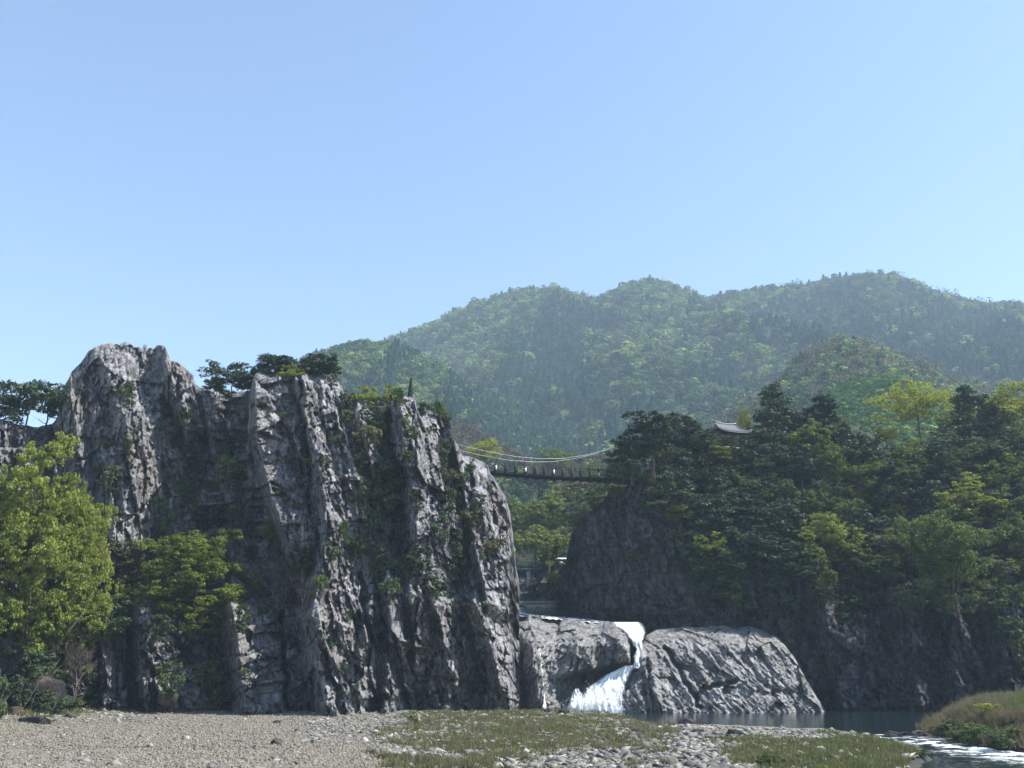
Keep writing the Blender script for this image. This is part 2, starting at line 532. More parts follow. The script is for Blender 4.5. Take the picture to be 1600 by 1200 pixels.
def water_material(name, foam=True):
    m = NT(name)
    v = m.coords(scale=(0.7, 1.6, 1))
    a = m.noise(v, 1.1, 5, 0.65, 0.4); b = m.noise(v, 5.0, 3, 0.6)
    fa = m.n('ShaderNodeAttribute'); fa.attribute_name = 'foam'
    fv = m.coords(scale=(0.55, 1.7, 1), rot=(0, 0, R(14)))
    fn = m.noise(fv, 2.2, 7, 0.75, 0.8)
    fac = m.ramp(m.math('ADD', fa.outputs['Fac'], m.math('MULTIPLY', m.math('SUBTRACT', fn, 0.5), 1.7)), [(0.48, (0, 0, 0)), (0.62, (1, 1, 1))])
    c = m.mix(fac, (0.012, 0.022, 0.024), (0.82, 0.85, 0.86))
    rough = m.ramp(fac, [(0, (0.07,) * 3), (1, (0.7,) * 3)])
    h = m.math('ADD', m.math('MULTIPLY', a, 0.8), m.math('MULTIPLY', b, 0.35))
    h = m.math('ADD', h, m.math('MULTIPLY', m.math('MULTIPLY', fn, fac), 1.5))
    st = m.math('ADD', m.math('MULTIPLY', fa.outputs['Fac'], 0.8), 0.16)
    p = m.principled(c, rough, None, 0.5)
    bn = m.n('ShaderNodeBump'); bn.inputs['Distance'].default_value = 0.12; m.l(h, bn.inputs['Height']); m.l(st, bn.inputs['Strength'])
    m.l(bn.outputs[0], p.inputs['Normal'])
    return m.m


M_WATER = water_material('river_water')
wx = concat_axis((-20, 62, 0.3)); wy = concat_axis((40, 140, 0.3))
WX, WY = np.meshgrid(wx, wy)
WZ = water_level(WX, WY)
ppx, ppy, _ = project(np.stack([WX, WY, WZ], -1))
rap = np.clip(1 - np.abs(ppy - (1155 + (ppx - 1380) * 0.10)) / (13 + np.clip((ppx - 1380) * .10, 0, 18)), 0, 1) * sstep(1340, 1375, ppx)
rap = rap * (.50 + .60 * fbm(WX * .7, WY * 1.3, seed=24)) + 0.2 * sstep(1165, 1185, ppy) * sstep(1400, 1460, ppx)
fallf = np.exp(-(((ppx - 930) / 52) ** 2 + ((ppy - 1106) / 7.0) ** 2)) * .95 + 0.32 * np.exp(-(((ppx - 960) / 75) ** 2 + ((ppy - 1119) / 9.0) ** 2))
FO = np.clip(rap + fallf, 0, 1.1)
WZ = WZ + 0.10 * np.clip(rap, 0, 1) * fbm(WX * 1.5, WY * 2.5, seed=21) + 0.012 * fbm(WX * 2, WY * 3, seed=22) + 0.15 * np.clip(rap, 0, 1)
me = mesh_np('river_water', np.stack([WX, WY, WZ], -1).reshape(-1, 3), grid_faces(len(wy), len(wx)), M_WATER, True, {'foam': FO.ravel()})
tag(link('river_water', me), kind='structure')
#@@ROCKS@@
# ------------------------------------------------------------------ rock masses
def ribs(px, py, spec, floor):
    """Wedge-shaped buttresses: each a crest line (px, py, height in m) falling off to both sides."""
    D = np.zeros(px.shape) + floor
    for pts, wl, wr in spec:
        ys = [p[1] for p in pts]
        cx = np.interp(py, ys, [p[0] for p in pts]); h = np.interp(py, ys, [p[2] for p in pts])
        over = np.maximum(ys[0] - py, 0) + np.maximum(py - ys[-1], 0)
        dx = px - cx
        v = h - np.where(dx < 0, -dx / wl, dx / wr) * 9.0 - over * 0.10
        D = np.maximum(D, v)
    return D


def rock_noise(px, py, seed, skew, s=1.0, vert=2.6, amp=1.0):
    """facets at three sizes plus roughness, in metres; px units"""
    wob = 7 * fbm(px / 70, py / 130, seed=seed + 50, octaves=3) + 1.0 * fbm(px / 6, py / 9, seed=seed + 51, octaves=2)
    a = px - skew * py + wob; b = py + 0.15 * px + wob
    h1, e1 = plates(a / (46 * s), b / (46 * s * vert), seed, 2.2)
    h2, e2 = plates(a / (18 * s), b / (18 * s * vert * 1.25), seed + 1, 2.4)
    h3, e3 = plates(a / (7.5 * s), b / (7.5 * s * vert * .7), seed + 2, 2.6)
    r = 1.25 * h1 + 0.85 * h2 + 0.55 * h3
    r -= 0.35 * sstep(0.05, 0.0, e1) * (_hash(np.floor(a / 60), np.floor(b / 90), 0 * a, seed) > .5)
    r += 0.38 * fbm(a / 26, b / 70, seed=seed + 9, octaves=5, gain=0.62)
    r += 0.42 * fbm(a / 5, b / 8, seed=seed + 13, octaves=3, gain=0.7)
    # near-vertical joints: the face steps in and out in flat sheets
    j = a / (38 * s) + .7 * vnoise(a / 80, b / 120, seed=seed + 21)
    st = np.floor(j); jf = j - st
    lev = _hash(st, np.floor(b / (95 * s) + 3 * _hash(st, 0 * st, 0 * st, seed + 5)), 0 * st, seed + 6) - .5
    r += 1.5 * lev * (1 if seed != 91 else .5) + .15 * (jf - .5)
    # broken ledges: the face leans out, then steps back
    kk = b / (58 * s) + .9 * vnoise(a / 45, b / 200, seed=seed + 31) + .35 * _hash(st, 0 * st, 0 * st, seed + 8)
    r += .95 * ((kk - np.floor(kk)) - .5) * (_hash(st, np.floor(kk), 0 * st, seed + 9) > .35) * (1 if seed != 91 else .4)
    return r * amp


def relief(name, pxs, ytop, ybot, Yf, nrows, mat, back=(10, 20), drop=(6, 50), pw=1.0, attr=None):
    yt, yb = ytop(pxs), ybot(pxs)
    v = np.linspace(0, 1, nrows) ** pw
    PX = np.broadcast_to(pxs, (nrows, len(pxs))); PY = yb + (yt - yb) * v[:, None]
    Y = Yf(PX, PY)
    P = at(PX, PY, Y)
    rows = [P]
    top = P[-1]
    n1, n2 = 8, 4
    for k in range(1, n1 + 1):
        f = k / n1
        s = 1 + back[0] * f / top[:, 1]
        q = top.copy(); q[:, 0] *= s; q[:, 1] *= s
        zt = CAMZ + (top[:, 2] - CAMZ) * s          # stays on the line of sight...
        q[:, 2] = np.minimum(zt, top[:, 2]) - drop[0] * f ** 1.5 + 0.25 * vnoise(q[:, 0] * .6, q[:, 1] * .6, seed=k) * f
        rows.append(q[None])
    last = rows[-1][0]
    for k in range(1, n2 + 1):
        f = k / n2
        s = 1 + (back[1]) * f / last[:, 1]
        q = last.copy(); q[:, 0] *= s; q[:, 1] *= s
        q[:, 2] = last[:, 2] + (min(-2, 0) - last[:, 2]) * f
        rows.append(q[None])
    A = np.concatenate(rows, 0)
    nr, nc = A.shape[:2]
    me = mesh_np(name, A.reshape(-1, 3), grid_faces(nr, nc), mat, False)
    return tag(link(name, me), kind='structure')


# --- the tall crag on the left
TOP_L = [(-400, 700), (-120, 640), (-60, 655), (0, 655), (30, 662), (60, 668), (84, 660), (90, 650), (94, 628), (101, 603), (112, 580), (124, 569), (138, 549), (150, 540), (160, 538),
         (185, 537), (196, 534), (204, 537), (212, 543), (240, 545), (246, 538), (258, 541), (263, 552), (266, 562), (280, 568), (297, 580), (306, 600), (312, 606), (340, 608), (372, 612), (391, 610),
         (396, 588), (404, 578), (440, 584), (470, 586), (500, 583), (524, 590), (534, 604), (538, 618), (556, 622), (575, 636), (600, 640), (618, 626), (628, 618), (648, 618), (652, 636), (680, 646), (702, 652), (706, 660),
         (706, 680), (716, 698), (722, 712), (745, 716), (760, 724), (767, 742), (778, 756), (790, 776), (797, 800), (802, 840), (806, 880), (812, 915), (811, 938), (809, 948)]
TLX = np.array([p[0] for p in TOP_L], float); TLX = TLX + np.arange(len(TLX)) * 1e-4


def top_left(px):
    px = np.asarray(px, float)
    t = np.interp(px, TLX[:-2], [p[1] for p in TOP_L][:-2])
    return t + 3.0 * fbm(px / 9, 0 * px, seed=31, octaves=3)


RIBS_L = [
    ([(150, 540, 2.5), (175, 600, 4.6), (198, 660, 6.2), (196, 760, 7.0), (190, 850, 7.2), (185, 900, 4)], 110, 66),
    ([(262, 560, 3.4), (275, 620, 3.6), (290, 670, 0.5)], 26, 70),
    ([(112, 620, 2.0), (125, 700, 3.0), (135, 800, 4.0), (130, 900, 2.0)], 60, 100),
    ([(318, 625, 0.5), (335, 700, -1.5), (362, 790, -1.0), (385, 850, 0.0)], 20, 40),
    ([(398, 590, 6.0), (402, 680, 7.2), (425, 780, 7.6), (452, 850, 7.2)], 12, 150),
    ([(462, 596, 5.5), (480, 660, 7.2), (505, 760, 9.0), (510, 830, 9.4), (500, 900, 9.8), (488, 960, 10.4), (496, 1040, 10.6), (515, 1118, 10.0)], 20, 100),
    ([(560, 640, 2.5), (580, 720, 3.4), (590, 800, 2.5), (585, 880, 2.5), (578, 960, 6.0), (560, 1060, 7)], 60, 46),
    ([(620, 622, 5.5), (634, 700, 7.4), (650, 790, 8.4), (652, 850, 8.0), (640, 930, 8.2), (650, 1000, 7)], 22, 110),
    ([(704, 655, 4.5), (712, 700, 4.6), (728, 780, 6.4), (744, 860, 7.4), (756, 910, 8.0), (762, 945, 8.0)], 20, 100),
    # foot: separate leaning slabs and blocks
    ([(158, 950, 6.0), (160, 1000, 6.8), (162, 1105, 7.2)], 16, 60),
    ([(214, 950, 6.2), (218, 1010, 7.0), (228, 1105, 7.2)], 18, 110),
    ([(362, 946, 7.2), (372, 1000, 8.2), (384, 1112, 8.6)], 22, 84),
    ([(607, 928, 7.8), (612, 1000, 8.2), (600, 1110, 6.2)], 22, 70),
    ([(668, 915, 7.6), (690, 980, 8.2), (700, 1040, 7.5), (690, 1108, 5.5)], 44, 80),
    ([(742, 940, 8.0), (765, 1000, 8.6), (790, 1100, 8.0)], 46, 60),
]


def Y_left(px, py, rough=1.0):
    px = np.asarray(px, float); py = np.asarray(py, float)
    px, py = np.broadcast_arrays(px, py)
    lean = 9.0 * np.clip((1118 - py) / 580, -0.1, 1.1)
    base = 101 + 9.0 * sstep(600, 800, px) + lean
    base = np.where(px < 150, base - 0.075 * (150 - px), base)      # wraps towards us at far left
    floor = -3.4 - 4.0 * np.exp(-((px - 340) / 55) ** 2) * sstep(930, 800, py) - 2.0 * np.exp(-((px - 268) / 20) ** 2) * sstep(640, 670, py)
    D = ribs(px, py, RIBS_L, floor)
    # ledge that carries the trees at the foot
    low = sstep(938, 956, py + 8 * vnoise(px / 30, 0 * px, seed=77)) * sstep(620, 560, px)
    D = D + 2.6 * low
    # dark clefts
    for cx0, y0, cx1, y1, w, dp in ((437, 960, 452, 1118, 5, 5), (198, 952, 205, 1100, 4, 4.5), (470, 600, 486, 800, 5, 2.5), (330, 960, 345, 1080, 14, 2.5), (563, 900, 580, 1000, 6, 2.5), (600, 1000, 640, 1112, 9, 2.0)):
        cx = cx0 + (cx1 - cx0) * (py - y0) / (y1 - y0)
        D = D - dp * sstep(w, w * .3, np.abs(px - cx + 4 * vnoise(py / 18, 0 * py, seed=int(cx0)))) * sstep(y0 - 10, y0, py) * sstep(y1 + 12, y1, py)
    # overhang lines: rock below steps in
    for x0, y0, x1, y1, dp in ((640, 925, 812, 945, -1.8), (620, 1040, 790, 1075, 1.5), (560, 1090, 700, 1075, 1.8), (470, 650, 520, 640, 1.2), (400, 700, 480, 720, 1.2)):
        yl = y0 + (y1 - y0) * (px - x0) / (x1 - x0) + 7 * vnoise(px / 14, 0 * px, seed=int(x0 + y0))
        D = D - dp * sstep(0, 5, py - yl) * sstep(45, 10, py - yl) * sstep(x0 - 8, x0 + 8, px) * sstep(x1 + 8, x1 - 8, px)
    if rough:
        hb, eb = plates((px - .12 * py) / 40 + .3 * vnoise(px / 50, py / 50, seed=7), (py + .2 * px) / 46, 41, 2.2)
        D = D + rough * 1.3 * hb * sstep(930, 990, py)
    if rough: D = D + rough * rock_noise(px, py, 5, 0.04 + 0.16 * sstep(280, 460, px))
    yt = top_left(px)
    dtop = np.maximum(py - yt, 0)
    D = D - 2.2 * np.exp(-dtop / 9)
    D = D - 4.5 * sstep(14, 0, 806 - px + 0 * py)
    D = np.where(px < 110, D - 2.5 * np.exp(-np.maximum(px - 88, 0) / 8) * (py < 700), D)
    return base - D


pxl = np.concatenate([np.arange(-330, -60, 8), np.arange(-60, 812.5, 1.5)])
cliff_l = relief('left_crag', pxl, top_left, lambda p: 1134 + 12 * sstep(160, 0, p) + 20 * sstep(0, -300, p) - 12 * sstep(560, 800, p), Y_left, 390, M_ROCK, back=(7, 12), drop=(5, 40))

# --- ledges of the waterfall
TOP_W1 = [(770, 958), (800, 958), (840, 962), (880, 966), (930, 970), (960, 973), (985, 978), (1006, 984), (1012, 1000), (1004, 1030), (985, 1052)]


def Y_fall_left(px, py, rough=1.0):
    px, py = np.broadcast_arrays(np.asarray(px, float), np.asarray(py, float))
    t = np.clip((1110 - py) / 150, -0.2, 1)
    Y = 112.5 + 4.0 * t + 12.0 * sstep(0.66, 1.0, t) ** 1.2
    sp = [([(826, 960, 1.5), (834, 1030, 3), (845, 1105, 3.5)], 60, 110), ([(890, 965, 1.0), (905, 1010, 2.8), (880, 1050, 3.2), (862, 1105, 2)], 90, 70), ([(955, 975, 2.0), (975, 1010, 3.4), (985, 1035, 3)], 70, 80)]
    D = ribs(px, py, sp, -1.0)
    # the hollow behind the falling water
    hx = sstep(858, 884, px) * sstep(1046, 1062, py - (px - 900) * -0.17)
    D = D - 6.0 * hx
    D = D - 1.5 * sstep(6, 0, np.abs(px - 812 - (py - 1000) * .05)) * sstep(985, 1000, py)
    # chute
    D = D - 2.0 * sstep(24, 6, np.abs(px - (975 + (py - 975) * 0.55))) * sstep(1060, 1030, py)
    if rough: D = D + 0.62 * rough * rock_noise(px, py, 61, -0.25 + 0 * px, s=0.8, vert=1.9)
    return Y - D


def Y_fall_right(px, py, rough=1.0):
    px, py = np.broadcast_arrays(np.asarray(px, float), np.asarray(py, float))
    yt = lerp_poly(TOP_W2, px)
    t = np.clip((1112 - py) / 135, -0.2, 1)
    Y = 111 + 9.0 * t + 7.0 * sstep(0.7, 1.05, t)
    Y = Y - 1.8 * np.sin(np.clip((px - 970) / 320, 0, 1) * math.pi) + 3.0 * sstep(1000, 960, px)
    w = 26 * fbm(px / 90, py / 70, seed=81, octaves=2)
    a = px * 0.75 + py * 0.62 + w                       # sweeping curved bedding
    swirl = np.hypot(px - 1030, (py - 1075) * 1.5)
    band = fbm(swirl / 12, (px + py) / 160, seed=82, octaves=4, gain=0.62)
    rid = 1 - np.abs(band)
    D = 0.6 * (rid - 0.6) + 0.9 * fbm(a / 16, (py - px) / 90, seed=84, octaves=5, gain=.62) + 1.0 * plates(a / 30, (py - px) / 70, 85, 2.0)[0]
    # steep fluted part next to the water
    fl = sstep(1065, 1030, px + (1110 - py) * .25) * sstep(1005, 1030, py)
    fx = px + (py - 1040) * -0.22
    fx = fx + 9 * fbm(px / 14, py / 50, seed=86, octaves=3)
    D = D + fl * (1.3 * np.abs(((fx / 17) % 1) - 0.5) * 2 + 1.0)
    # cracks and steps
    for x0, y0, x1, y1, dp in ((1040, 1010, 1095, 1108, 2.2), (1060, 1040, 1090, 1050, 1.5), (1100, 1075, 1150, 1062, 1.6), (1150, 1020, 1215, 1090, 0.8), (1180, 1085, 1250, 1080, 0.7)):
        L = math.hypot(x1 - x0, y1 - y0); ux, uy = (x1 - x0) / L, (y1 - y0) / L
        s_ = (px - x0) * ux + (py - y0) * uy; d_ = (px - x0) * -uy + (py - y0) * ux
        D = D - dp * sstep(6, 1, np.abs(d_ + 3 * vnoise(s_ / 8, 0 * s_, seed=int(x0)))) * sstep(-4, 4, s_) * sstep(L + 4, L - 4, s_)
    if rough: D = D + 0.36 * rough * rock_noise(px, py, 91, 0.9, s=0.8, vert=2.6)
    D = D - 1.5 * np.exp(-np.maximum(py - yt, 0) / 5)
    return Y - D


TOP_W2 = [(955, 1112), (968, 1085), (975, 1062), (990, 1035), (1003, 1008), (1010, 992), (1025, 984), (1060, 980), (1100, 979), (1140, 976), (1185, 980), (1215, 995), (1240, 1025), (1262, 1065), (1290, 1112)]
# the hill's foot behind the slab
TOP_R = [(868, 955), (876, 905), (886, 868), (892, 835), (905, 812), (930, 790), (960, 772), (990, 752), (1004, 738), (1030, 715), (1060, 706), (1100, 700), (1160, 695), (1230, 700), (1300, 706), (1400, 700), (1480, 690), (1560, 680), (1650, 670), (1800, 660), (2000, 690)]


def top_right(px): return lerp_poly(TOP_R, px) + 3 * fbm(np.asarray(px, float) / 14, 0 * px, seed=131, octaves=3)


def Y_right(px, py, rough=1.0):
    px, py = np.broadcast_arrays(np.asarray(px, float), np.asarray(py, float))
    foot = 120 - 6 * sstep(1250, 1600, px) - 14 * sstep(1500, 1900, px)
    face = lerp_poly([(870, 700), (990, 745), (1080, 880), (1250, 935), (1450, 950), (1600, 955), (2000, 955)], px)   # py where rock turns to slope
    up = np.clip((1105 - py) / np.maximum(1105 - face, 60), -0.1, 1)
    Y = foot + 3.0 * up * sstep(1000, 1250, px) + np.maximum(face - py, 0) * 0.11
    Y = Y + 0.055 * np.clip(1240 - px, 0, 400) + 6.0 * sstep(960, 870, px)                        # turns into the gorge on the left
    sp = [([(1000, 740, 1.0), (985, 850, 1.5), (990, 960, 1.0)], 90, 400),
          ([(1195, 975, 1.0), (1232, 1040, 2.0), (1262, 1105, 2.4)], 60, 60), ([(1290, 960, 2.5), (1300, 1020, 3.8), (1318, 1105, 4.4)], 22, 200),
          ([(1420, 960, 3), (1440, 1105, 3.5)], 90, 70), ([(1490, 950, 3.4), (1500, 1105, 4)], 50, 80), ([(1570, 950, 4), (1590, 1105, 5)], 60, 90)]
    D = ribs(px, py, sp, -1.2) * sstep(880, 960, py + 130 * sstep(1100, 1000, px))
    if rough:
        k = 0.8 + 0.1 * sstep(930, 960, py)
        D = D + k * rough * rock_noise(px, py, 141, 0.35, s=1.1, vert=2.0)
    return Y - D


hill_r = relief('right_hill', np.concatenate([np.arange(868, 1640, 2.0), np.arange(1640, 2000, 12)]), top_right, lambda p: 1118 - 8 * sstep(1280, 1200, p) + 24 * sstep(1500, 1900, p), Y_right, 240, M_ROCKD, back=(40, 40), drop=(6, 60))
relief('waterfall_left_ledge', np.arange(772, 1010, 1.3), lambda p: lerp_poly(TOP_W1, p) + 1.5 * fbm(p / 9, 0 * p, seed=99, octaves=2), lambda p: 1118 + 0 * p - 60 * sstep(965, 990, p), Y_fall_left, 150, M_SLAB, back=(4, 6), drop=(1.2, 10))
relief('waterfall_right_slab', np.arange(956, 1290, 1.2), lambda p: lerp_poly(TOP_W2, p) + 1.2 * fbm(p / 9, 0 * p, seed=98, octaves=2), lambda p: 1120 + 0 * p, Y_fall_right, 150, M_SLAB, back=(6, 4), drop=(3.5, 14))


def Y_talus(px, py):
    px, py = np.broadcast_arrays(np.asarray(px, float), np.asarray(py, float))
    return 81.5 + 12 * sstep(40, 200, px) + 6 * (1132 - py) / 115 + 1.0 * rock_noise(px, py, 171, 0.1, s=.7, vert=.8)


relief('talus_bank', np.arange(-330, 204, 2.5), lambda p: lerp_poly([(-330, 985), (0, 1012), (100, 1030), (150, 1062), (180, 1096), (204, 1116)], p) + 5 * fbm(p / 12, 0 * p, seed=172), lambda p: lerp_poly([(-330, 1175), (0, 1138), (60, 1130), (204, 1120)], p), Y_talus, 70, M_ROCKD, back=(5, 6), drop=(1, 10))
#@@TREES@@
# ------------------------------------------------------------------ foliage meshes
def leaf_quads(P, N, size, jitter=0.6, aspect=1.0, r=None):
    """A small tilted quad at every point P, roughly facing N."""
    r = r or rng
    n = len(P)
    N = N + jitter * r.normal(size=(n, 3)); N /= np.linalg.norm(N, axis=1)[:, None] + 1e-9
    T = np.cross(N, r.normal(size=(n, 3))); T /= np.linalg.norm(T, axis=1)[:, None] + 1e-9
    B = np.cross(N, T)
    s = size * (0.6 + 0.8 * r.random(n))[:, None]
    A = P + T * s * aspect; Bq = P + B * s * 0.55; C = P - T * s * aspect; D = P - B * s * 0.55
    # bend: the tips hang a little
    V = np.stack([A - N * s * .25, Bq, C - N * s * .25, D], 1).reshape(-1, 3)
    F = np.arange(4 * n).reshape(-1, 4)
    return V, F


def blob_points(c, rad, n, r, shell=0.45):
    d = r.normal(size=(n, 3)); d /= np.linalg.norm(d, axis=1)[:, None]
    rr = (shell + (1 - shell) * r.random(n) ** 0.5)[:, None]
    return c + d * rr * rad, d


def crown_cloud(blobs, total, size, seed, aspect=1.0, upbias=0.5, shell=0.45, jitter=0.7, sub=0, subr=0.3):
    r = np.random.default_rng(seed)
    if sub:        # sprays of leaves on every limb end: small ragged clumps around each mass
        nb = []
        for c, rad in blobs:
            rad = np.array(rad)
            d = r.normal(size=(sub, 3)); d /= np.linalg.norm(d, axis=1)[:, None]
            q = (0.45 + 0.75 * r.random((sub, 1)) ** .8)
            for k in range(sub):
                e = subr * (0.5 + r.random()) * rad.mean()
                nb.append((tuple(np.array(c) + d[k] * q[k] * rad), (e * 1.25, e * 1.25, e * .6)))
        blobs = nb; shell = .1
    w = np.array([(b[1][0] * b[1][1] + b[1][0] * b[1][2] * 2) for b in blobs]); w = w / w.sum()
    Vs, Fs, off = [], [], 0
    for b, ww in zip(blobs, w):
        n = max(6, int(total * ww))
        P, d = blob_points(np.array(b[0]), np.array(b[1]), n, r, shell)
        d = d + np.array([0, 0, upbias])
        V, F = leaf_quads(P, d, size, jitter, aspect, r)
        Vs.append(V); Fs.append(F + off); off += len(V)
    return np.concatenate(Vs), np.concatenate(Fs)


def broadleaf_blobs(seed, H, W, base=0.3, n=30, flat=1.0):
    """Blobs spread over an uneven dome, crown from base*H to H, width W."""
    r = np.random.default_rng(seed)
    cz, rz, rx = H * (1 + base) / 2, H * (1 - base) / 2, W / 2
    out = []
    lob = r.normal(size=(5, 3))
    for k in range(n):
        d = r.normal(size=3); d /= np.linalg.norm(d)
        lump = 1 + 0.16 * sum(math.sin(2.2 * float(d @ l) + i) for i, l in enumerate(lob)) / 1.6
        q = (0.30 + 0.62 * r.random() ** .7) * lump
        s = (0.13 + 0.15 * r.random()) * (30.0 / n) ** .2
        out.append(((d[0] * q * rx, d[1] * q * rx, cz + d[2] * q * rz), (s * rx * 1.2, s * rx * 1.2, s * rz * 0.85 * flat)))
    return out


def branch_wood(mb, r, H, W, base, limbs, rad, lean=0.0, twigs=2, spread=1.0):
    """Tapered crooked trunk with limbs; returns limb ends."""
    top = Vector((lean * H, r.normal() * .03 * H, H * 0.82))
    pts = []
    for i in range(8):
        f = i / 7
        pts.append(Vector((top.x * f + r.normal() * .012 * H * (f > 0), top.y * f + r.normal() * .012 * H * (f > 0), top.z * f - 0.6 * (i == 0))))
    mb.tube(pts, [rad * (1.25 if i == 0 else (1 - 0.8 * i / 7)) for i in range(8)], 7)
    ends = []
    for k in range(limbs):
        f = base * 0.8 + (0.95 - base * 0.8) * (k + r.random() * .5) / limbs
        i = min(6, int(f * 7)); q = pts[i].lerp(pts[i + 1], f * 7 - i)
        an = k * 2.4 + r.random()
        L = W / 2 * (0.55 + 0.4 * r.random()) * spread * (1.05 - 0.45 * f)
        e = q + Vector((math.cos(an) * L, math.sin(an) * L, L * (0.15 + 0.45 * r.random())))
        m = q.lerp(e, 0.5) + Vector((0, 0, -0.06 * L + .1 * L * r.normal()))
        mb.tube([q, m, e], [rad * .42 * (1 - f * .5), rad * .28 * (1 - f * .5), rad * .1], 5)
        ends.append(e)
        for t in range(twigs):
            e2 = m.lerp(e, r.random()) + Vector((r.normal() * .25 * L, r.normal() * .25 * L, .25 * L * r.random()))
            mb.tube([m.lerp(e, .3), e2], [rad * .16, rad * .05], 4); ends.append(e2)
    return ends


TREE_KIND = {}


def make_broadleaf(key, seed, H=10, W=8, base=0.25, leaves=6500, size=0.17, blobs=46, lean=0.0, flat=1.0, mat='green'):
    r = np.random.default_rng(seed)
    mb = MB(); branch_wood(mb, r, H, W, base, 9, 0.022 * H, lean)
    V, F = crown_cloud(broadleaf_blobs(seed, H, W, base, blobs, flat), leaves, size, seed, upbias=0.7, sub=12, subr=.34)
    TREE_KIND[key] = (mb.mesh('trunk_' + key, M_BARK), mesh_np('crown_' + key, V, F, LEAF[mat]), H, W)


def make_pine(key, seed, H=10, W=8, base=0.4, pads=20, needles=3600, size=0.26, lean=0.0, cone=0.5, mat='pine', padflat=0.26):
    """Red pine: crooked bare trunk, flat layered pads of needles on near-horizontal limbs."""
    r = np.random.default_rng(seed)
    mb = MB(); blobs = []
    top = Vector((lean * H, 0, H * 0.93))
    pts = [Vector((top.x * (i / 8) ** 1.3 + r.normal() * .014 * H * (i > 0), r.normal() * .014 * H * (i > 0), top.z * i / 8 - .5 * (i == 0))) for i in range(9)]
    rad = 0.018 * H
    mb.tube(pts, [rad * (1.2 - 1.0 * i / 8) for i in range(9)], 7)
    for k in range(pads):
        f = base + (0.98 - base) * (k + .6 * r.random()) / pads
        i = min(7, int(f * 8)); q = pts[i].lerp(pts[i + 1], f * 8 - i)
        an = k * 2.4 + r.random() * 1.2
        t = (f - base) / (1 - base)
        L = W / 2 * (1 - cone * t ** 1.3) * (0.45 + 0.55 * r.random())
        e = q + Vector((math.cos(an) * L, math.sin(an) * L, L * r.uniform(-.15, .3)))
        m = q.lerp(e, .5) + Vector((0, 0, r.uniform(-.02, .1) * L))
        mb.tube([q, m, e], [rad * .35, rad * .24, rad * .08], 4)
        a = W * (0.13 + 0.07 * r.random()) * (1 - .3 * t)
        blobs.append((tuple(e), (a * r.uniform(.7, 1.25), a * r.uniform(.6, 1.1), a * padflat * r.uniform(.8, 1.9))))
        if r.random() < .8:
            e2 = q.lerp(e, r.uniform(.35, .7)); blobs.append(((e2.x + r.normal() * .3, e2.y + r.normal() * .3, e2.z + .02 * H), (a * .8, a * .8, a * padflat)))
    blobs.append(((top.x, 0, H * .95), (W * .12, W * .12, W * .05)))
    V, F = crown_cloud(blobs, needles, size, seed, aspect=1.25, upbias=1.2, shell=0.3, jitter=0.9, sub=7, subr=.55)
    TREE_KIND[key] = (mb.mesh('trunk_' + key, M_BARK), mesh_np('crown_' + key, V, F, LEAF[mat]), H, W)


def make_bush(key, seed, H=3, W=3.4, leaves=1700, size=0.13, mat='green', blobs=14):
    r = np.random.default_rng(seed); mb = MB()
    for k in range(6):
        an = r.random() * 6.28; L = W * .35
        mb.tube([(0, 0, -.4), (math.cos(an) * L * .4, math.sin(an) * L * .4, H * .35), (math.cos(an) * L, math.sin(an) * L, H * r.uniform(.55, .85))], [.05, .035, .012], 4)
    V, F = crown_cloud(broadleaf_blobs(seed, H, W, 0.02, blobs), leaves, size, seed, upbias=.6, shell=.2, jitter=.9, sub=6, subr=.5)
    TREE_KIND[key] = (mb.mesh('stems_' + key, M_TWIG), mesh_np('foliage_' + key, V, F, LEAF[mat]), H, W)


def make_bare(key, seed, H=7, W=6, mat=None, leaves=0):
    r = np.random.default_rng(seed); mb = MB()

    def grow(p, d, L, rad, depth):
        q = p + d * L
        m = p.lerp(q, .5) + Vector((r.normal(), r.normal(), r.normal())) * L * .06
        mb.tube([p, m, q], [rad, rad * .8, rad * .6], 4 if depth < 3 else 5)
        if depth == 0: return
        for k in range(3):
            nd = (d + Vector((r.normal(), r.normal(), r.normal() * .5 + .25)) * .55).normalized()
            grow(q if k else m, nd, L * r.uniform(.6, .82), rad * .58, depth - 1)
    for k in range(4):
        grow(Vector((0, 0, -.3)), Vector((r.normal() * .35, r.normal() * .35, 1)).normalized(), H * .30, .018 * H, 5 - (k > 1))
    TREE_KIND[key] = (None, mb.mesh('branches_' + key, M_TWIG), H, W)


# ------------------------------------------------------------------ mountains
def soil_material():
    m = NT('forest_floor')
    n = m.noise(m.coords(), 0.08, 6, 0.7)
    c = m.ramp(n, [(0.35, (0.025, 0.035, 0.018)), (0.55, (0.055, 0.06, 0.03)), (0.7, (0.09, 0.08, 0.05))])
    m.principled(c, 0.95, None, 0.1); return m.m


M_SOIL = soil_material()


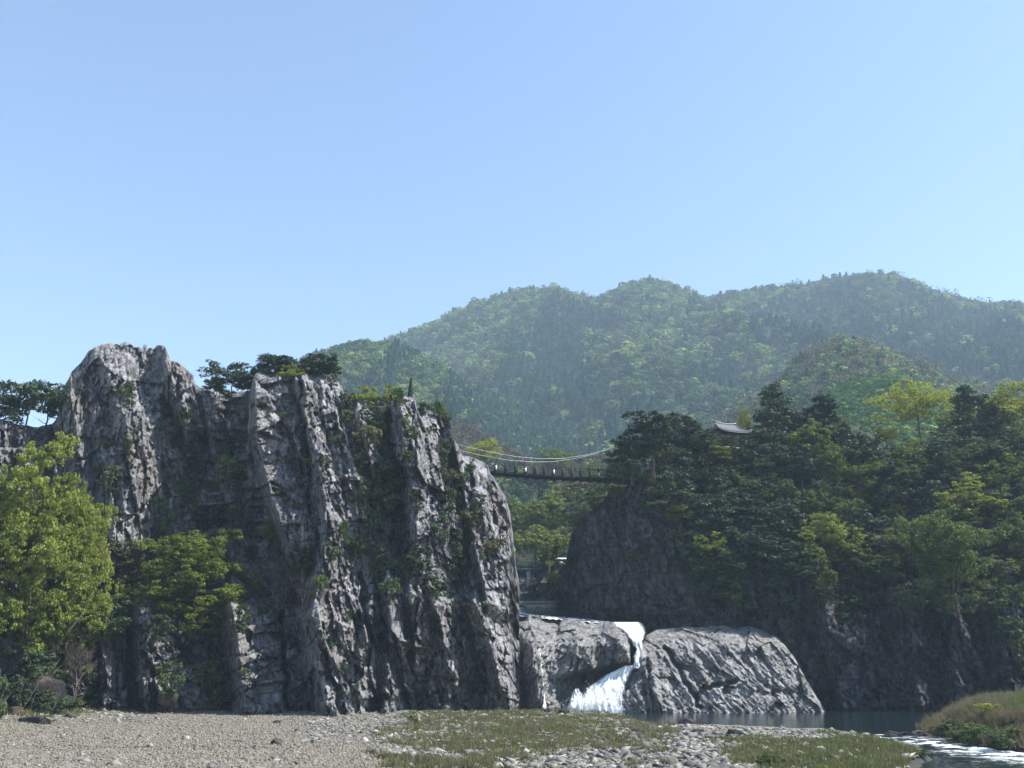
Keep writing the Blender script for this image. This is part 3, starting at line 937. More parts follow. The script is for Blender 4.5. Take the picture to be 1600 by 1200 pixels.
class Slope:
    """Hillside: its crest follows a skyline at distance Yr; it falls to a foot at distance Yf."""
    def __init__(s, name, sky, Yr, Yf, zf, amp, seed, shape=1.0, treeh=6, mat=None, mats=None, back=0.35):
        s.sky, s.Yr, s.Yf, s.zf, s.amp, s.seed, s.shape, s.treeh = sky, Yr, Yf, zf, amp, seed, shape, treeh
        p0, p1 = sky[0][0], sky[-1][0]
        ps = np.linspace(p0, p1, max(40, int((p1 - p0) / 9))); ts = np.linspace(0, 1 + back, 70)
        P, T = np.meshgrid(ps, ts)
        V = s.pos(P, T)
        me = mesh_np(name, V.reshape(-1, 3), grid_faces(len(ts), len(ps)), mat or M_SOIL, True)
        s.obj = tag(link(name, me), kind='structure')

    def pos(s, p, t):
        p, t = np.broadcast_arrays(np.asarray(p, float), np.asarray(t, float))
        py = lerp_poly(s.sky, p)
        Yr = s.Yr(p) if callable(s.Yr) else s.Yr + 0 * p
        r = at(p, py, Yr)
        k = r[..., 0] / Yr
        zr = r[..., 2] - s.treeh
        y = s.Yf + (Yr - s.Yf) * t
        x = k * y
        h = np.where(t <= 1, np.clip(t, 0, 1) ** s.shape, 1 - 0.9 * (t - 1) * 1.2)
        z = s.zf + (zr - s.zf) * h
        L = max(40.0, (s.Yr if not callable(s.Yr) else 600) * 0.16)
        n = 1 - 2 * np.abs(fbm(x / L, y / (2.2 * L), seed=s.seed, octaves=3))
        n2 = fbm(x / (L * .3), y / (L * .4), seed=s.seed + 3, octaves=3)
        env = np.sin(np.clip(t, 0, 1) * math.pi) ** 0.8
        z = z + s.amp * env * (n - .35) + s.amp * .25 * n2 * env
        return np.stack([x, y, z], -1)


SKY_MAIN = [(330, 640), (430, 590), (520, 560), (600, 534), (625, 524), (680, 503), (712, 484), (740, 470), (770, 462), (800, 454), (825, 449), (850, 446), (872, 448), (900, 458), (925, 465), (942, 462),
            (960, 452), (985, 441), (1010, 437), (1035, 439), (1060, 449), (1085, 460), (1105, 463), (1140, 457), (1180, 448), (1220, 445), (1260, 443), (1285, 435), (1310, 432), (1345, 428), (1390, 428), (1415, 436),
            (1440, 449), (1470, 458), (1500, 468), (1540, 477), (1565, 474), (1600, 477), (1700, 500), (1850, 540), (2100, 620)]
SKY_SPUR = [(330, 650), (420, 590), (470, 556), (500, 543), (530, 533), (560, 527), (590, 525), (615, 527), (650, 542), (690, 564), (725, 586), (760, 606), (800, 628), (850, 652), (900, 672), (950, 692), (1000, 712), (1060, 740), (1120, 770)]
SKY_MID = [(1130, 650), (1180, 612), (1225, 582), (1250, 552), (1270, 536), (1290, 525), (1320, 521), (1350, 528), (1375, 541), (1400, 548), (1430, 556), (1455, 568), (1475, 585), (1520, 592), (1580, 600), (1680, 610), (1850, 640)]
SKY_KNOLL = [(1190, 690), (1240, 650), (1280, 617), (1310, 600), (1340, 590), (1375, 584), (1400, 584), (1430, 592), (1460, 605), (1500, 625), (1560, 660), (1640, 700)]
SKY_BROWN = [(560, 600), (640, 625), (700, 645), (730, 655), (770, 676), (810, 698), (850, 720), (900, 738), (960, 756), (1040, 780)]
SKY_LOW = [(640, 730), (700, 722), (760, 714), (820, 712), (870, 706), (930, 704), (1000, 690), (1080, 672), (1140, 655), (1190, 650), (1260, 655), (1340, 680)]
S_MAIN = Slope('main_mountain', SKY_MAIN, 1050, 420, 40, 45, 201, 1.0, 7)
S_SPUR = Slope('near_spur', SKY_SPUR, 640, 380, 30, 16, 211, 0.9, 6)
S_MID = Slope('middle_hill', SKY_MID, 480, 280, 25, 10, 221, 0.8, 6)
S_KNOLL = Slope('low_green_knoll', SKY_KNOLL, 300, 200, 25, 3, 231, 0.7, 1.0)
S_BROWN = Slope('brown_slope', SKY_BROWN, 330, 215, 14, 5, 241, 0.9, 4)
S_LOW = Slope('valley_side', SKY_LOW, 290, 190, 12, 5, 251, 0.8, 4)


def tint_material(name, transl=0.2):
    m = NT(name)
    a = m.n('ShaderNodeAttribute', attribute_type='INSTANCER'); a.attribute_name = 'col'
    n = m.noise(m.coords(), 0.45, 3, 0.7)
    c = m.mix(m.ramp(n, [(0.35, (0, 0, 0)), (0.65, (1, 1, 1))]), m.mix(1.0, a.outputs['Color'], (0.62, 0.66, 0.7), 'MULTIPLY'), m.mix(1.0, a.outputs['Color'], (1.3, 1.3, 1.2), 'MULTIPLY'))
    d = m.n('ShaderNodeBsdfDiffuse'); m.l(c, d.inputs[0])
    t = m.n('ShaderNodeBsdfTranslucent'); m.l(c, t.inputs[0])
    mx = m.n('ShaderNodeMixShader'); mx.inputs[0].default_value = transl
    m.l(d.outputs[0], mx.inputs[1]); m.l(t.outputs[0], mx.inputs[2]); m.l(mx.outputs[0], m.out.inputs['Surface'])
    return m.m


M_TINT = tint_material('distant_foliage')


def proto(name, V, F): return bpy.data.objects.new(name, mesh_np(name, V, F, M_TINT))


def far_broad(seed, n=300, size=.19):
    V, F = crown_cloud([((x * .9, y * .9, z * .8), (s, s, s * .9)) for (x, y, z), s in [(np.random.default_rng(seed + i).normal(size=3) * .38, np.random.default_rng(seed + i).uniform(.42, .68)) for i in range(7)]], n, size, seed, upbias=.4, shell=.75, jitter=.45)
    return V * [1, 1, .8] + [0, 0, .55], F


def far_conifer(seed, n=190):
    r = np.random.default_rng(seed)
    z = r.random(n) ** 0.8; rad = (1 - z) * .55 + .05
    rad *= 0.75 + .25 * np.abs(np.sin(z * 26))
    a = r.random(n) * 6.28
    P = np.stack([np.cos(a) * rad * 1.25, np.sin(a) * rad * 1.25, z * 2.0], 1)
    N = np.stack([np.cos(a), np.sin(a), 0 * a + .6], 1)
    return leaf_quads(P, N, .22, .35, 1.2, r)


def far_bare(seed, n=110):
    r = np.random.default_rng(seed)
    Vs, F = leaf_quads(np.stack([r.normal(size=n) * .5, r.normal(size=n) * .5, r.random(n) * 1.8], 1), r.normal(size=(n, 3)), .13, .8, 2.2, r)
    return Vs, F


PROTOS = [proto('broadleaf_crown_a', *far_broad(1)), proto('broadleaf_crown_b', *far_broad(20)), proto('broadleaf_crown_c', *far_broad(40)),
          proto('conifer_crown_a', *far_conifer(5)), proto('conifer_crown_b', *far_conifer(6)), proto('bare_crown', *far_bare(8))]


def scatter_modifier(name):
    ng = bpy.data.node_groups.new(name, 'GeometryNodeTree')
    ng.interface.new_socket('Geometry', in_out='INPUT', socket_type='NodeSocketGeometry')
    ng.interface.new_socket('Geometry', in_out='OUTPUT', socket_type='NodeSocketGeometry')
    N = ng.nodes
    gi, go = N.new('NodeGroupInput'), N.new('NodeGroupOutput')
    iop = N.new('GeometryNodeInstanceOnPoints')
    join = N.new('GeometryNodeJoinGeometry')
    for p in reversed(PROTOS):
        oi = N.new('GeometryNodeObjectInfo'); oi.inputs['Object'].default_value = p; oi.inputs['As Instance'].default_value = True
        ng.links.new(oi.outputs['Geometry'], join.inputs[0])

    def attr(nm, typ):
        a = N.new('GeometryNodeInputNamedAttribute'); a.data_type = typ; a.inputs['Name'].default_value = nm; return a.outputs[0]
    ng.links.new(gi.outputs[0], iop.inputs['Points'])
    ng.links.new(join.outputs[0], iop.inputs['Instance'])
    iop.inputs['Pick Instance'].default_value = True
    ng.links.new(attr('idx', 'INT'), iop.inputs['Instance Index'])
    ng.links.new(attr('scl', 'FLOAT_VECTOR'), iop.inputs['Scale'])
    cx = N.new('ShaderNodeCombineXYZ'); ng.links.new(attr('rotz', 'FLOAT'), cx.inputs[2])
    ng.links.new(cx.outputs[0], iop.inputs['Rotation'])
    ng.links.new(iop.outputs[0], go.inputs[0])
    return ng


SCATTER = scatter_modifier('forest_scatter')


def forest(name, P, idx, scl, col):
    n = len(P)
    me = bpy.data.meshes.new(name)
    me.vertices.add(n); me.vertices.foreach_set('co', np.asarray(P, np.float32).ravel())
    a = me.attributes.new('idx', 'INT', 'POINT'); a.data.foreach_set('value', np.asarray(idx, np.int32))
    a = me.attributes.new('scl', 'FLOAT_VECTOR', 'POINT'); a.data.foreach_set('vector', np.asarray(scl, np.float32).ravel())
    a = me.attributes.new('rotz', 'FLOAT', 'POINT'); a.data.foreach_set('value', (rng.random(n) * 6.28).astype(np.float32))
    a = me.attributes.new('col', 'FLOAT_COLOR', 'POINT'); a.data.foreach_set('color', np.concatenate([col, np.ones((n, 1))], 1).astype(np.float32).ravel())
    o = link(name, me)
    md = o.modifiers.new('scatter', 'NODES'); md.node_group = SCATTER
    return tag(o, kind='stuff')


def plant_slope(name, S, n, spec, p0, p1, t0=0.0, t1=1.06, keep=None, size=(3.2, 5.2), bright=1.0):
    """spec(x, y, p, t) -> species class 0 broadleaf, 1 conifer, 2 bare."""
    p = rng.uniform(p0, p1, n); t = rng.uniform(t0 ** 1.5 if t0 else 0, t1 ** 1.5, n) ** (1 / 1.5)
    P = S.pos(p, t)
    k = spec(P[:, 0], P[:, 1], p, t)
    if keep is not None:
        m = keep(P[:, 0], P[:, 1], p, t); P, k, p, t = P[m], k[m], p[m], t[m]
    n = len(P)
    cl = {0: np.array([[.05, .095, .042], [.075, .13, .05], [.11, .165, .055], [.20, .25, .08], [.10, .12, .06], [.06, .115, .06], [.15, .20, .065]]),
          1: np.array([[.024, .062, .045], [.033, .08, .056], [.042, .092, .06]]),
          2: np.array([[.095, .085, .068], [.11, .10, .078], [.085, .08, .06]])}
    patch = fbm(P[:, 0] / 60, P[:, 1] / 90, seed=S.seed + 8, octaves=2)
    col = np.zeros((n, 3)); idx = np.zeros(n, int)
    for c, tab in cl.items():
        m = k == c
        if not m.any(): continue
        q = np.clip(((patch[m] * .8 + .45) + rng.normal(size=m.sum()) * .28) * len(tab), 0, len(tab) - .01).astype(int)
        col[m] = tab[q]
        idx[m] = {0: rng.integers(0, 3, m.sum()), 1: rng.integers(3, 5, m.sum()), 2: np.full(m.sum(), 5)}[c]
    col *= rng.uniform(.9, 1.9, (n, 1)) * bright
    s = rng.uniform(size[0], size[1], n) * np.where(k == 1, .74, 1)
    scl = np.stack([s * rng.uniform(.85, 1.2, n), s * rng.uniform(.85, 1.2, n), s * np.where(k == 1, 1.15, .95) * rng.uniform(.85, 1.15, n)], 1)
    P[:, 2] -= 0.4
    return forest(name, P, idx, scl, col)


def sp_main(x, y, p, t):
    n = fbm(x / 110, y / 160, seed=301, octaves=3) + .16 * np.sin(p / 60)
    con = (n > 0.04) & (t < .93)
    con &= (t < .9) | (rng.random(len(p)) < .15)
    return np.where(con ^ (rng.random(len(p)) < .1), 1, np.where(rng.random(len(p)) < .05, 2, 0))


plant_slope('main_mountain_forest', S_MAIN, 14000, sp_main, 420, 1720, 0.03, size=(4.0, 8.6))
plant_slope('near_spur_forest', S_SPUR, 6500, lambda x, y, p, t: np.where((fbm(x / 60, y / 90, seed=311, octaves=2) > .22) | (rng.random(len(p)) < .10), 0, 1), 420, 1080, 0.0, size=(2.6, 4.2))
plant_slope('middle_hill_forest', S_MID, 2600, lambda x, y, p, t: np.where(rng.random(len(p)) < .68, 0, np.where(rng.random(len(p)) < .55, 2, 1)), 1130, 1720, 0.1, size=(2.4, 4.8), bright=1.15)
plant_slope('brown_slope_forest', S_BROWN, 3000, lambda x, y, p, t: np.where(rng.random(len(p)) < .12, 0, 2), 600, 1000, 0.0, size=(1.1, 2.0))
plant_slope('valley_side_forest', S_LOW, 2000, lambda x, y, p, t: np.where(rng.random(len(p)) < .5, 0, np.where(rng.random(len(p)) < .6, 2, 1)), 650, 1300, 0.0, size=(1.4, 2.8))
kn = lambda x, y, p, t: np.abs(p - (1352 - 60 * t + 34 * np.sin(t * 7))) > 5.0
plant_slope('knoll_scrub', S_KNOLL, 9000, lambda x, y, p, t: 0 * (p > 0), 1195, 1620, 0.0, keep=kn, size=(.5, 1.1), bright=1.35)

# ------------------------------------------------------------------ air
hz = MB().box((0, 870, 268), (4200, 1900, 546)).build('haze', None)
hm = NT('thin_haze')
pv = hm.n('ShaderNodeVolumePrincipled')
pv.inputs['Color'].default_value = (0.64, 0.83, 1.0, 1)
pv.inputs['Density'].default_value = 0.00031
pv.inputs['Anisotropy'].default_value = 0.05
hm.l(pv.outputs[0], hm.out.inputs['Volume'])
hz.data.materials.append(hm.m)
tag(hz, kind='stuff')
#@@THINGS@@
# ------------------------------------------------------------------ things: helpers
PENDING = []      # (object, look, place, px, group) -> labels are made unique at the end
ORD = ['leftmost', 'second', 'third', 'fourth', 'fifth', 'sixth', 'seventh', 'eighth', 'ninth', 'tenth', 'eleventh', 'twelfth', 'thirteenth', 'fourteenth', 'fifteenth', 'sixteenth', 'seventeenth', 'eighteenth', 'nineteenth', 'twentieth']


def finish_labels():
    by = {}
    for rec in PENDING: by.setdefault((rec[1], rec[2]), []).append(rec)
    for (look, place), recs in by.items():
        recs.sort(key=lambda r_: r_[3])
        n = len(recs)
        for i, r_ in enumerate(recs):
            if n == 1: lab = f'{look} {place}'
            elif i == 0: lab = f'leftmost {look} {place}'
            elif i == n - 1: lab = f'rightmost {look} {place}'
            elif i < len(ORD): lab = f'{ORD[i]} {look} from the left {place}'
            else: lab = f'{look} {place}'
            r_[0]['label'] = lab


LOOK = {}
SHRUBWORD = {'spring': 'fresh green', 'green': 'mid green', 'young': 'bright yellow-green', 'olive': 'olive brown', 'dusk': 'dark', 'gold': 'golden yellow', 'pine': 'dark'}
for i, (m_, sd) in enumerate([('green', 401), ('spring', 402), ('young', 403), ('young', 404), ('olive', 405), ('dusk', 406), ('dusk', 407)]):
    k = f'tree_{m_}_{i}'.replace('spring', 'green')
    make_broadleaf(k, sd, H=10, W=8.5, base=0.22 if m_ != 'dusk' else .1, leaves=8000, size=.16, blobs=30, mat=m_)
    LOOK[k] = (m_, 'tree')
make_broadleaf('spreading_gold', 421, H=9, W=13, base=0.38, leaves=5600, size=.17, blobs=70, flat=.6, mat='gold'); LOOK['spreading_gold'] = ('gold', 'tree')
make_broadleaf('tree_gold', 422, H=9, W=8, base=0.3, leaves=4600, size=.17, blobs=40, mat='gold'); LOOK['tree_gold'] = ('gold', 'tree')
make_broadleaf('big_young_a', 431, H=14, W=11, base=0.04, leaves=60000, size=.11, blobs=150, mat='young', flat=.8)
make_broadleaf('big_young_b', 432, H=12, W=11, base=0.04, leaves=46000, size=.11, blobs=120, mat='young', flat=.8)
make_broadleaf('big_green_a', 433, H=12, W=12, base=0.08, leaves=36000, size=.12, blobs=100, mat='spring', flat=.8)
for i, (H, W, b, pd, cn) in enumerate([(10, 8, .35, 24, .5), (10, 9, .45, 20, .35), (11, 7, .25, 28, .75), (9, 9, .5, 18, .3), (12, 8, .2, 32, .8)]):
    k = f'pine_{i}'; make_pine(k, 440 + i, H, W, b, pd, 6500, .2, lean=random.uniform(-.12, .12), cone=cn); LOOK[k] = ('pine', 'pine')
make_pine('pine_flat', 451, 6, 9, .45, 16, 2600, .22, lean=.1, cone=.15, padflat=.2); LOOK['pine_flat'] = ('pine', 'pine')
make_pine('pine_flat_b', 452, 6, 8, .4, 18, 2800, .22, lean=-.08, cone=.3, padflat=.2); LOOK['pine_flat_b'] = ('pine', 'pine')
for i, m_ in enumerate(['green', 'young', 'olive', 'dusk', 'dusk']):
    k = f'bush_{m_}_{i}'; make_bush(k, 460 + i, mat=m_, leaves=1900, size=.13); LOOK[k] = (m_, 'shrub')
make_bare('bare_a', 471); make_bare('bare_b', 472, 6, 6)
# narrow dark cypress
_r = np.random.default_rng(5); _z = _r.random(1500) ** .8
_a = _r.random(1500) * 6.28; _q = (1 - _z) ** .8 * .75 * (0.55 + .45 * _r.random(1500)) * (1 + .12 * np.sin(_z * 40))
V, F = leaf_quads(np.stack([np.cos(_a) * _q, np.sin(_a) * _q, .15 + _z * 4.2], 1), np.stack([np.cos(_a), np.sin(_a), .3 + 0 * _a], 1), .13, .5, 1.4, _r)
TREE_KIND['cypress'] = (MB().tube([(0, 0, -.5), (0, 0, 3.5)], [.1, .03]).mesh('trunk_cypress', M_BARK), mesh_np('crown_cypress', V, F, LEAF['pine']), 4.4, 1.6)


def plant(key, px, py, hpx, wpx, where, look=None, place=None, group=None, cat=None, name=None, sink=0.25, label=None, rot=None):
    mb, mc, H, W = TREE_KIND[key]
    if not callable(where) and where != 'ground' and where < 98 and px < 600 and py < 1136:      # rooted on the talus or on the crag, whichever is in front there
        if px < 150 and py > 990: where = Y_talus
        else:
            yy = 990 if 890 < py < 990 else py
            where = float(Y_left(np.array([px]), np.array([yy]))[0]) - (.3 if yy != py else 1.9) - (2.6 if key == 'big_young_b' else 0)
    if where == 'ground':
        P = ground_hit(np.array([px], float), np.array([py], float))[0]; P[2] = max(P[2], -.72)
    elif callable(where):
        P = at(px, py, float(where(np.array([px]), np.array([py]))[0]) - 0.2)
    else: P = at(px, py, where)
    d = P[1] * CP + (P[2] - CAMZ) * SP
    sz, sx = hpx * d / FPX / H, wpx * d / FPX / W
    tree = not key.startswith(('bush',))
    nm = name or ('pine_tree' if 'pine' in key else 'cypress_tree' if key == 'cypress' else 'shrub' if key.startswith('bush') else 'bare_tree' if key.startswith('bare') else 'broadleaf_tree')
    e = link(nm, None, None, (P[0], P[1], P[2] - sink))
    e.rotation_euler = (0, 0, random.uniform(0, 6.28) if rot is None else rot)
    e.scale = (sx, sx, sz)
    e.empty_display_size = .5
    if mb is not None: link('stem' if key.startswith('bush') else 'trunk', mb, e)
    c = link('branches' if key.startswith('bare') else 'foliage' if key.startswith('bush') else 'crown', mc, e)
    e['category'] = cat or ('pine tree' if 'pine' in key else 'shrub' if key.startswith('bush') else 'tree')
    if group: e['group'] = group
    if label: e['label'] = label
    else: PENDING.append((e, look.replace('mid green', 'green') if look.startswith('tiny') else look, place, px, group))
    return e


# ------------------------------------------------------------------ the wooded hill on the right
HG = 'trees on the right hill'
for key, px, py, h, w, lab in [
    ('pine_4', 1216, 712, 122, 96, 'tall dark pine right of the tiled roof, highest of the crest pines'),
    ('pine_2', 1292, 722, 116, 84, 'dark pine with pointed top on the crest, between tall pine and green knoll'),
    ('pine_1', 1185, 722, 62, 80, 'low dark pine crowding the tiled roof on its right'),
    ('pine_3', 1250, 726, 92, 84, 'broad dark pine on the crest between the two pointed pines'),
    ('spreading_gold', 1440, 690, 100, 128, 'wide golden-green tree with a fan of bare limbs on the crest'),
    ('tree_gold', 1492, 700, 70, 50, 'small golden-green tree tucked against the wide golden tree'),
    ('pine_2', 1522, 712, 122, 72, 'dark pointed pine between the golden trees on the crest'),
    ('pine_0', 1548, 706, 96, 60, 'dark pine standing just left of the golden tree at the picture edge'),
    ('tree_gold', 1588, 695, 102, 88, 'golden-green tree at the right picture edge on the crest'),
    ('pine_3', 1060, 722, 76, 90, 'dense dark pine directly left of the tiled roof'),
    ('pine_1', 1022, 745, 104, 100, 'dark pine above the bridge end, left of the roofside pine'),
    ('pine_3', 988, 752, 78, 76, 'ragged dark pine leaning over the bridge cables'),
    ('pine_flat_b', 975, 762, 52, 66, 'small dark pine hanging below the right end of the bridge deck'),
    ('tree_young_2', 1128, 722, 38, 60, 'small bright yellow-green tree just below the tiled roof'),
    ('tree_dusk_5', 1108, 742, 50, 60, 'dark bushy tree below the left eave of the tiled roof'),
    ('tree_dusk_6', 1152, 738, 48, 60, 'dark bushy tree below the right eave of the tiled roof'),
    ('pine_0', 1090, 735, 60, 60, 'small dark pine just left below the tiled roof'),
    ('tree_gold', 1166, 690, 56, 24, 'slender yellow tree standing right behind the tiled roof'),
    ('tree_young_3', 1302, 800, 140, 66, 'tall narrow yellow-green tree below the pointed crest pine'),
    ('tree_young_2', 1300, 912, 132, 84, 'bright yellow-green tree in the middle of the wooded slope'),
    ('tree_young_3', 1345, 915, 96, 84, 'rounded pale green tree right of the bright middle one'),
    ('tree_olive_4', 1400, 920, 92, 88, 'brownish olive tree left of the big light green tree'),
    ('big_green_a', 1496, 968, 196, 150, 'big light green tree low on the slope above the dark rock wall'),
    ('tree_green_0', 1478, 775, 84, 100, 'light green tree below the wide golden tree'),
    ('tree_young_2', 1582, 800, 100, 84, 'bright green tree halfway down the slope at the right edge'),
    ('tree_green_1', 1588, 915, 130, 90, 'mid green tree at the right edge above the rock wall'),
    ('tree_young_3', 1530, 845, 96, 110, 'pale yellow-green crown rising behind the big light green tree'),
    ('tree_gold', 1385, 695, 30, 50, 'low yellow crown at the left foot of the wide golden tree'),
    ('tree_green_1', 1400, 800, 96, 80, 'mid green tree in the hollow under the wide golden tree'),
]:
    plant(key, px, py, h, w, 131.0 if px < 1030 else Y_right, label=lab, group=HG)


def hill_place(px, py):
    row = 'on the crest' if py < 745 else 'high' if py < 800 else 'halfway down' if py < 870 else 'low' if py < 930 else 'at the rock edge'
    col = ('above the bridge end' if px < 1060 else 'below the tiled roof' if px < 1190 else 'below the tall crest pine' if px < 1290 else
           'under the green knoll' if px < 1390 else 'under the wide golden tree' if px < 1490 else 'near the right edge')
    return f'{row}, {col}'


def hill_look(k, tall):
    m_, kind = LOOK[k]
    return ('tall ' if tall else '') + SHRUBWORD[m_] + ' ' + kind


fr = np.random.default_rng(77)
for row, py0 in enumerate(range(716, 975, 24)):
    for px0 in np.arange(955 + (row % 2) * 24, 1660, 46):
        px, py = px0 + fr.uniform(-15, 15), py0 + fr.uniform(-9, 9)
        edge = np.interp(py, [716, 745, 780, 830, 880, 930, 975], [1012, 1004, 1022, 1044, 1058, 1085, 1190])
        if px < edge: continue
        if 1085 < px < 1180 and py < 748: continue
        if 1330 < px < 1500 and py < 735: continue
        if 1420 < px < 1560 and 800 < py < 960 and fr.random() < .6: continue
        q = fr.random()
        west = px < 1260
        if py > 945: k = fr.choice(['bush_dusk_3', 'bush_dusk_4', 'tree_dusk_5', 'bush_green_0']); h, w = fr.uniform(34, 52), fr.uniform(46, 70)
        elif q < (.52 if west else .24): k = fr.choice(['pine_0', 'pine_1', 'pine_2', 'pine_3', 'pine_4']); h, w = fr.uniform(72, 104), fr.uniform(64, 92)
        elif q < (.84 if west else .42): k = fr.choice(['tree_dusk_5', 'tree_dusk_6']); h, w = fr.uniform(58, 80), fr.uniform(60, 84)
        elif q < .76: k = fr.choice(['tree_green_0', 'tree_green_1', 'tree_green_1']); h, w = fr.uniform(66, 92), fr.uniform(62, 84)
        elif q < .84: k = 'tree_olive_4'; h, w = fr.uniform(60, 80), fr.uniform(50, 70)
        else: k = fr.choice(['tree_young_2', 'tree_young_3']); h, w = fr.uniform(54, 84), fr.uniform(50, 70)
        plant(k, px, py, h, w, Y_right, hill_look(k, h > 88), hill_place(px, py), HG)
for k, px, py, h, w, lab in [('tree_dusk_5', 1118, 716, 42, 54, 'dark crown hiding the left half of the pavilion walls'), ('tree_dusk_6', 1150, 714, 40, 54, 'dark crown hiding the right half of the pavilion walls'),
                             ('pine_1', 1098, 712, 44, 44, 'low pine touching the left eave of the tiled roof'), ('bush_young_1', 1130, 722, 24, 60, 'bright bush right under the tiled roof')]:
    plant(k, px, py, h, w, 138.5, label=lab, group=HG)
# shrubs clinging to the dark rock
for k, px, py, h, w in [('bush_dusk_3', 1010, 800, 24, 30), ('bush_dusk_4', 1045, 850, 30, 34), ('bush_dusk_3', 985, 880, 22, 26), ('bush_dusk_4', 1075, 905, 36, 44), ('bush_dusk_3', 1100, 945, 36, 50),
                        ('bush_green_0', 1200, 975, 34, 40), ('bush_dusk_4', 1160, 970, 30, 44), ('bush_olive_2', 1060, 800, 40, 36), ('bush_dusk_3', 1030, 765, 40, 50), ('bush_green_0', 1048, 775, 30, 34), ('bush_dusk_4', 1000, 765, 30, 40), ('bush_dusk_3', 965, 800, 22, 30), ('tree_dusk_5', 905, 830, 40, 44), ('tree_dusk_6', 935, 800, 44, 50), ('tree_green_0', 968, 786, 44, 50), ('tree_dusk_5', 998, 772, 50, 50), ('tree_green_1', 1060, 830, 50, 50), ('tree_dusk_6', 1080, 880, 56, 56), ('tree_dusk_5', 1052, 800, 56, 56), ('tree_dusk_6', 1110, 930, 56, 66), ('tree_green_0', 1150, 955, 50, 60), ('bush_green_0', 950, 850, 20, 24), ('bush_green_0', 1010, 870, 22, 24), ('bush_dusk_3', 930, 900, 24, 24), ('bush_dusk_4', 1060, 760, 40, 46), ('bush_dusk_3', 1085, 840, 40, 44), ('bush_green_0', 1110, 900, 34, 36), ('bush_green_0', 1232, 1010, 34, 26), ('bush_dusk_3', 1330, 975, 30, 54),
                        ('bush_green_0', 1280, 1050, 16, 22), ('bush_dusk_4', 1400, 985, 28, 50), ('bush_dusk_4', 1560, 1000, 50, 60), ('bush_dusk_3', 1595, 1040, 60, 50), ('bush_dusk_4', 1455, 985, 30, 60), ('bush_green_0', 1560, 965, 60, 40)]:
    plant(k, px, py, h, w, Y_right, SHRUBWORD[LOOK[k][0]] + (' shrub' if k[0] == 'b' else ' small tree'), 'on the shaded right rock wall', 'shrubs on the shaded rock wall')

# ------------------------------------------------------------------ left crag: trees and shrubs
CG = 'shrubs on the left crag'
for key, px, py, h, w, wh, lab in [
    ('big_young_a', 42, 1040, 376, 172, 76.0, 'big bright yellow-green tree at the left picture edge, tallest of its clump'),
    ('big_young_b', 112, 1045, 280, 98, 79.0, 'yellow-green tree leaning on the right side of the big left tree'),
    ('big_young_b', 78, 1040, 320, 120, 80.0, 'yellow-green tree behind the big left tree, its crown filling the gap'),
    ('tree_green_1', 30, 1050, 150, 130, 75.0, 'fresh green tree low under the big left tree, at the left edge'),
    ('tree_young_2', 100, 1035, 130, 110, 77.0, 'yellow-green tree filling the foot of the left clump'),
    ('tree_green_0', 150, 1030, 110, 80, 80.5, 'mid green tree at the right foot of the left clump'),
    ('tree_green_1', 205, 980, 90, 80, 86.5, 'fresh green tree between the left clump and the gully tree'),
    ('big_young_b', -30, 1010, 300, 160, 77.5, 'yellow-green tree cut by the left picture edge'),
    ('big_young_b', 300, 985, 172, 176, 88.0, 'rounded fresh green tree at the foot of the dark gully'),
    ('big_young_b', 342, 985, 70, 76, 87.0, 'small bright green tree leaning right from the gully foot'),
    ('tree_olive_4', 190, 945, 110, 90, 88.0, 'olive tree between the big left tree and the gully tree'),
    ('pine_flat', 42, 655, 72, 96, 104.0, 'spreading dark pine on the ridge left of the first tower'),
    ('pine_flat_b', 5, 668, 60, 60, 104.5, 'dark pine on the ridge at the very left edge'),
    ('tree_young_2', 72, 668, 84, 60, 108.0, 'pale yellow-green tree behind the ridge pine'),
    ('pine_flat', 362, 616, 52, 88, 110.5, 'flat-topped dark pine in the notch between the two towers'),
    ('pine_flat_b', 338, 618, 34, 44, 110.5, 'low dark pine in the notch, left of the flat-topped one'),
    ('pine_flat_b', 428, 592, 44, 66, 108.5, 'dark flat pine on the middle tower, near its left corner'),
    ('pine_flat', 452, 592, 36, 50, 109.0, 'small dark pine crowded in the centre of the middle tower top'),
    ('pine_3', 505, 600, 58, 66, 108.5, 'bushy dark pine on the right shoulder of the middle tower'),
    ('pine_flat', 478, 594, 40, 50, 108.8, 'dark pine between the tower top centre and its right shoulder'),
    ('pine_flat_b', 412, 590, 26, 40, 107.5, 'very small dark pine at the left corner of the middle tower'),
    ('pine_flat', 385, 614, 36, 50, 110.0, 'dark pine pressed against the left side of the middle tower'),
    ('cypress', 641, 620, 38, 13, 109.5, 'slim black cone-shaped conifer standing alone on the crag top'),
    ('tree_young_3', 428, 862, 74, 46, 93.5, 'young light green tree on a thin stem in front of the dark gully'),
    ('bare_a', 432, 955, 118, 96, 92.0, 'leafless grey tree at the foot of the middle tower'),
    ('bare_b', 478, 948, 70, 60, 92.3, 'smaller leafless tree right of the leafless grey one'),
    ('tree_dusk_5', 468, 935, 100, 86, 93.3, 'dull dark green tree behind the leafless ones'),
    ('bare_b', 225, 548, 24, 14, 106.0, 'tuft of bare twigs on the top of the left tower'),
    ('bare_a', 298, 592, 22, 14, 108.0, 'bare sapling on the right shoulder of the left tower'),
    ('bare_a', 118, 1085, 110, 60, 77.5, 'leafless thin tree under the right side of the big left tree'),
]:
    plant(key, px, py, h, w, wh, label=lab, sink=.6 if isinstance(wh, float) and wh > 100 else .25)


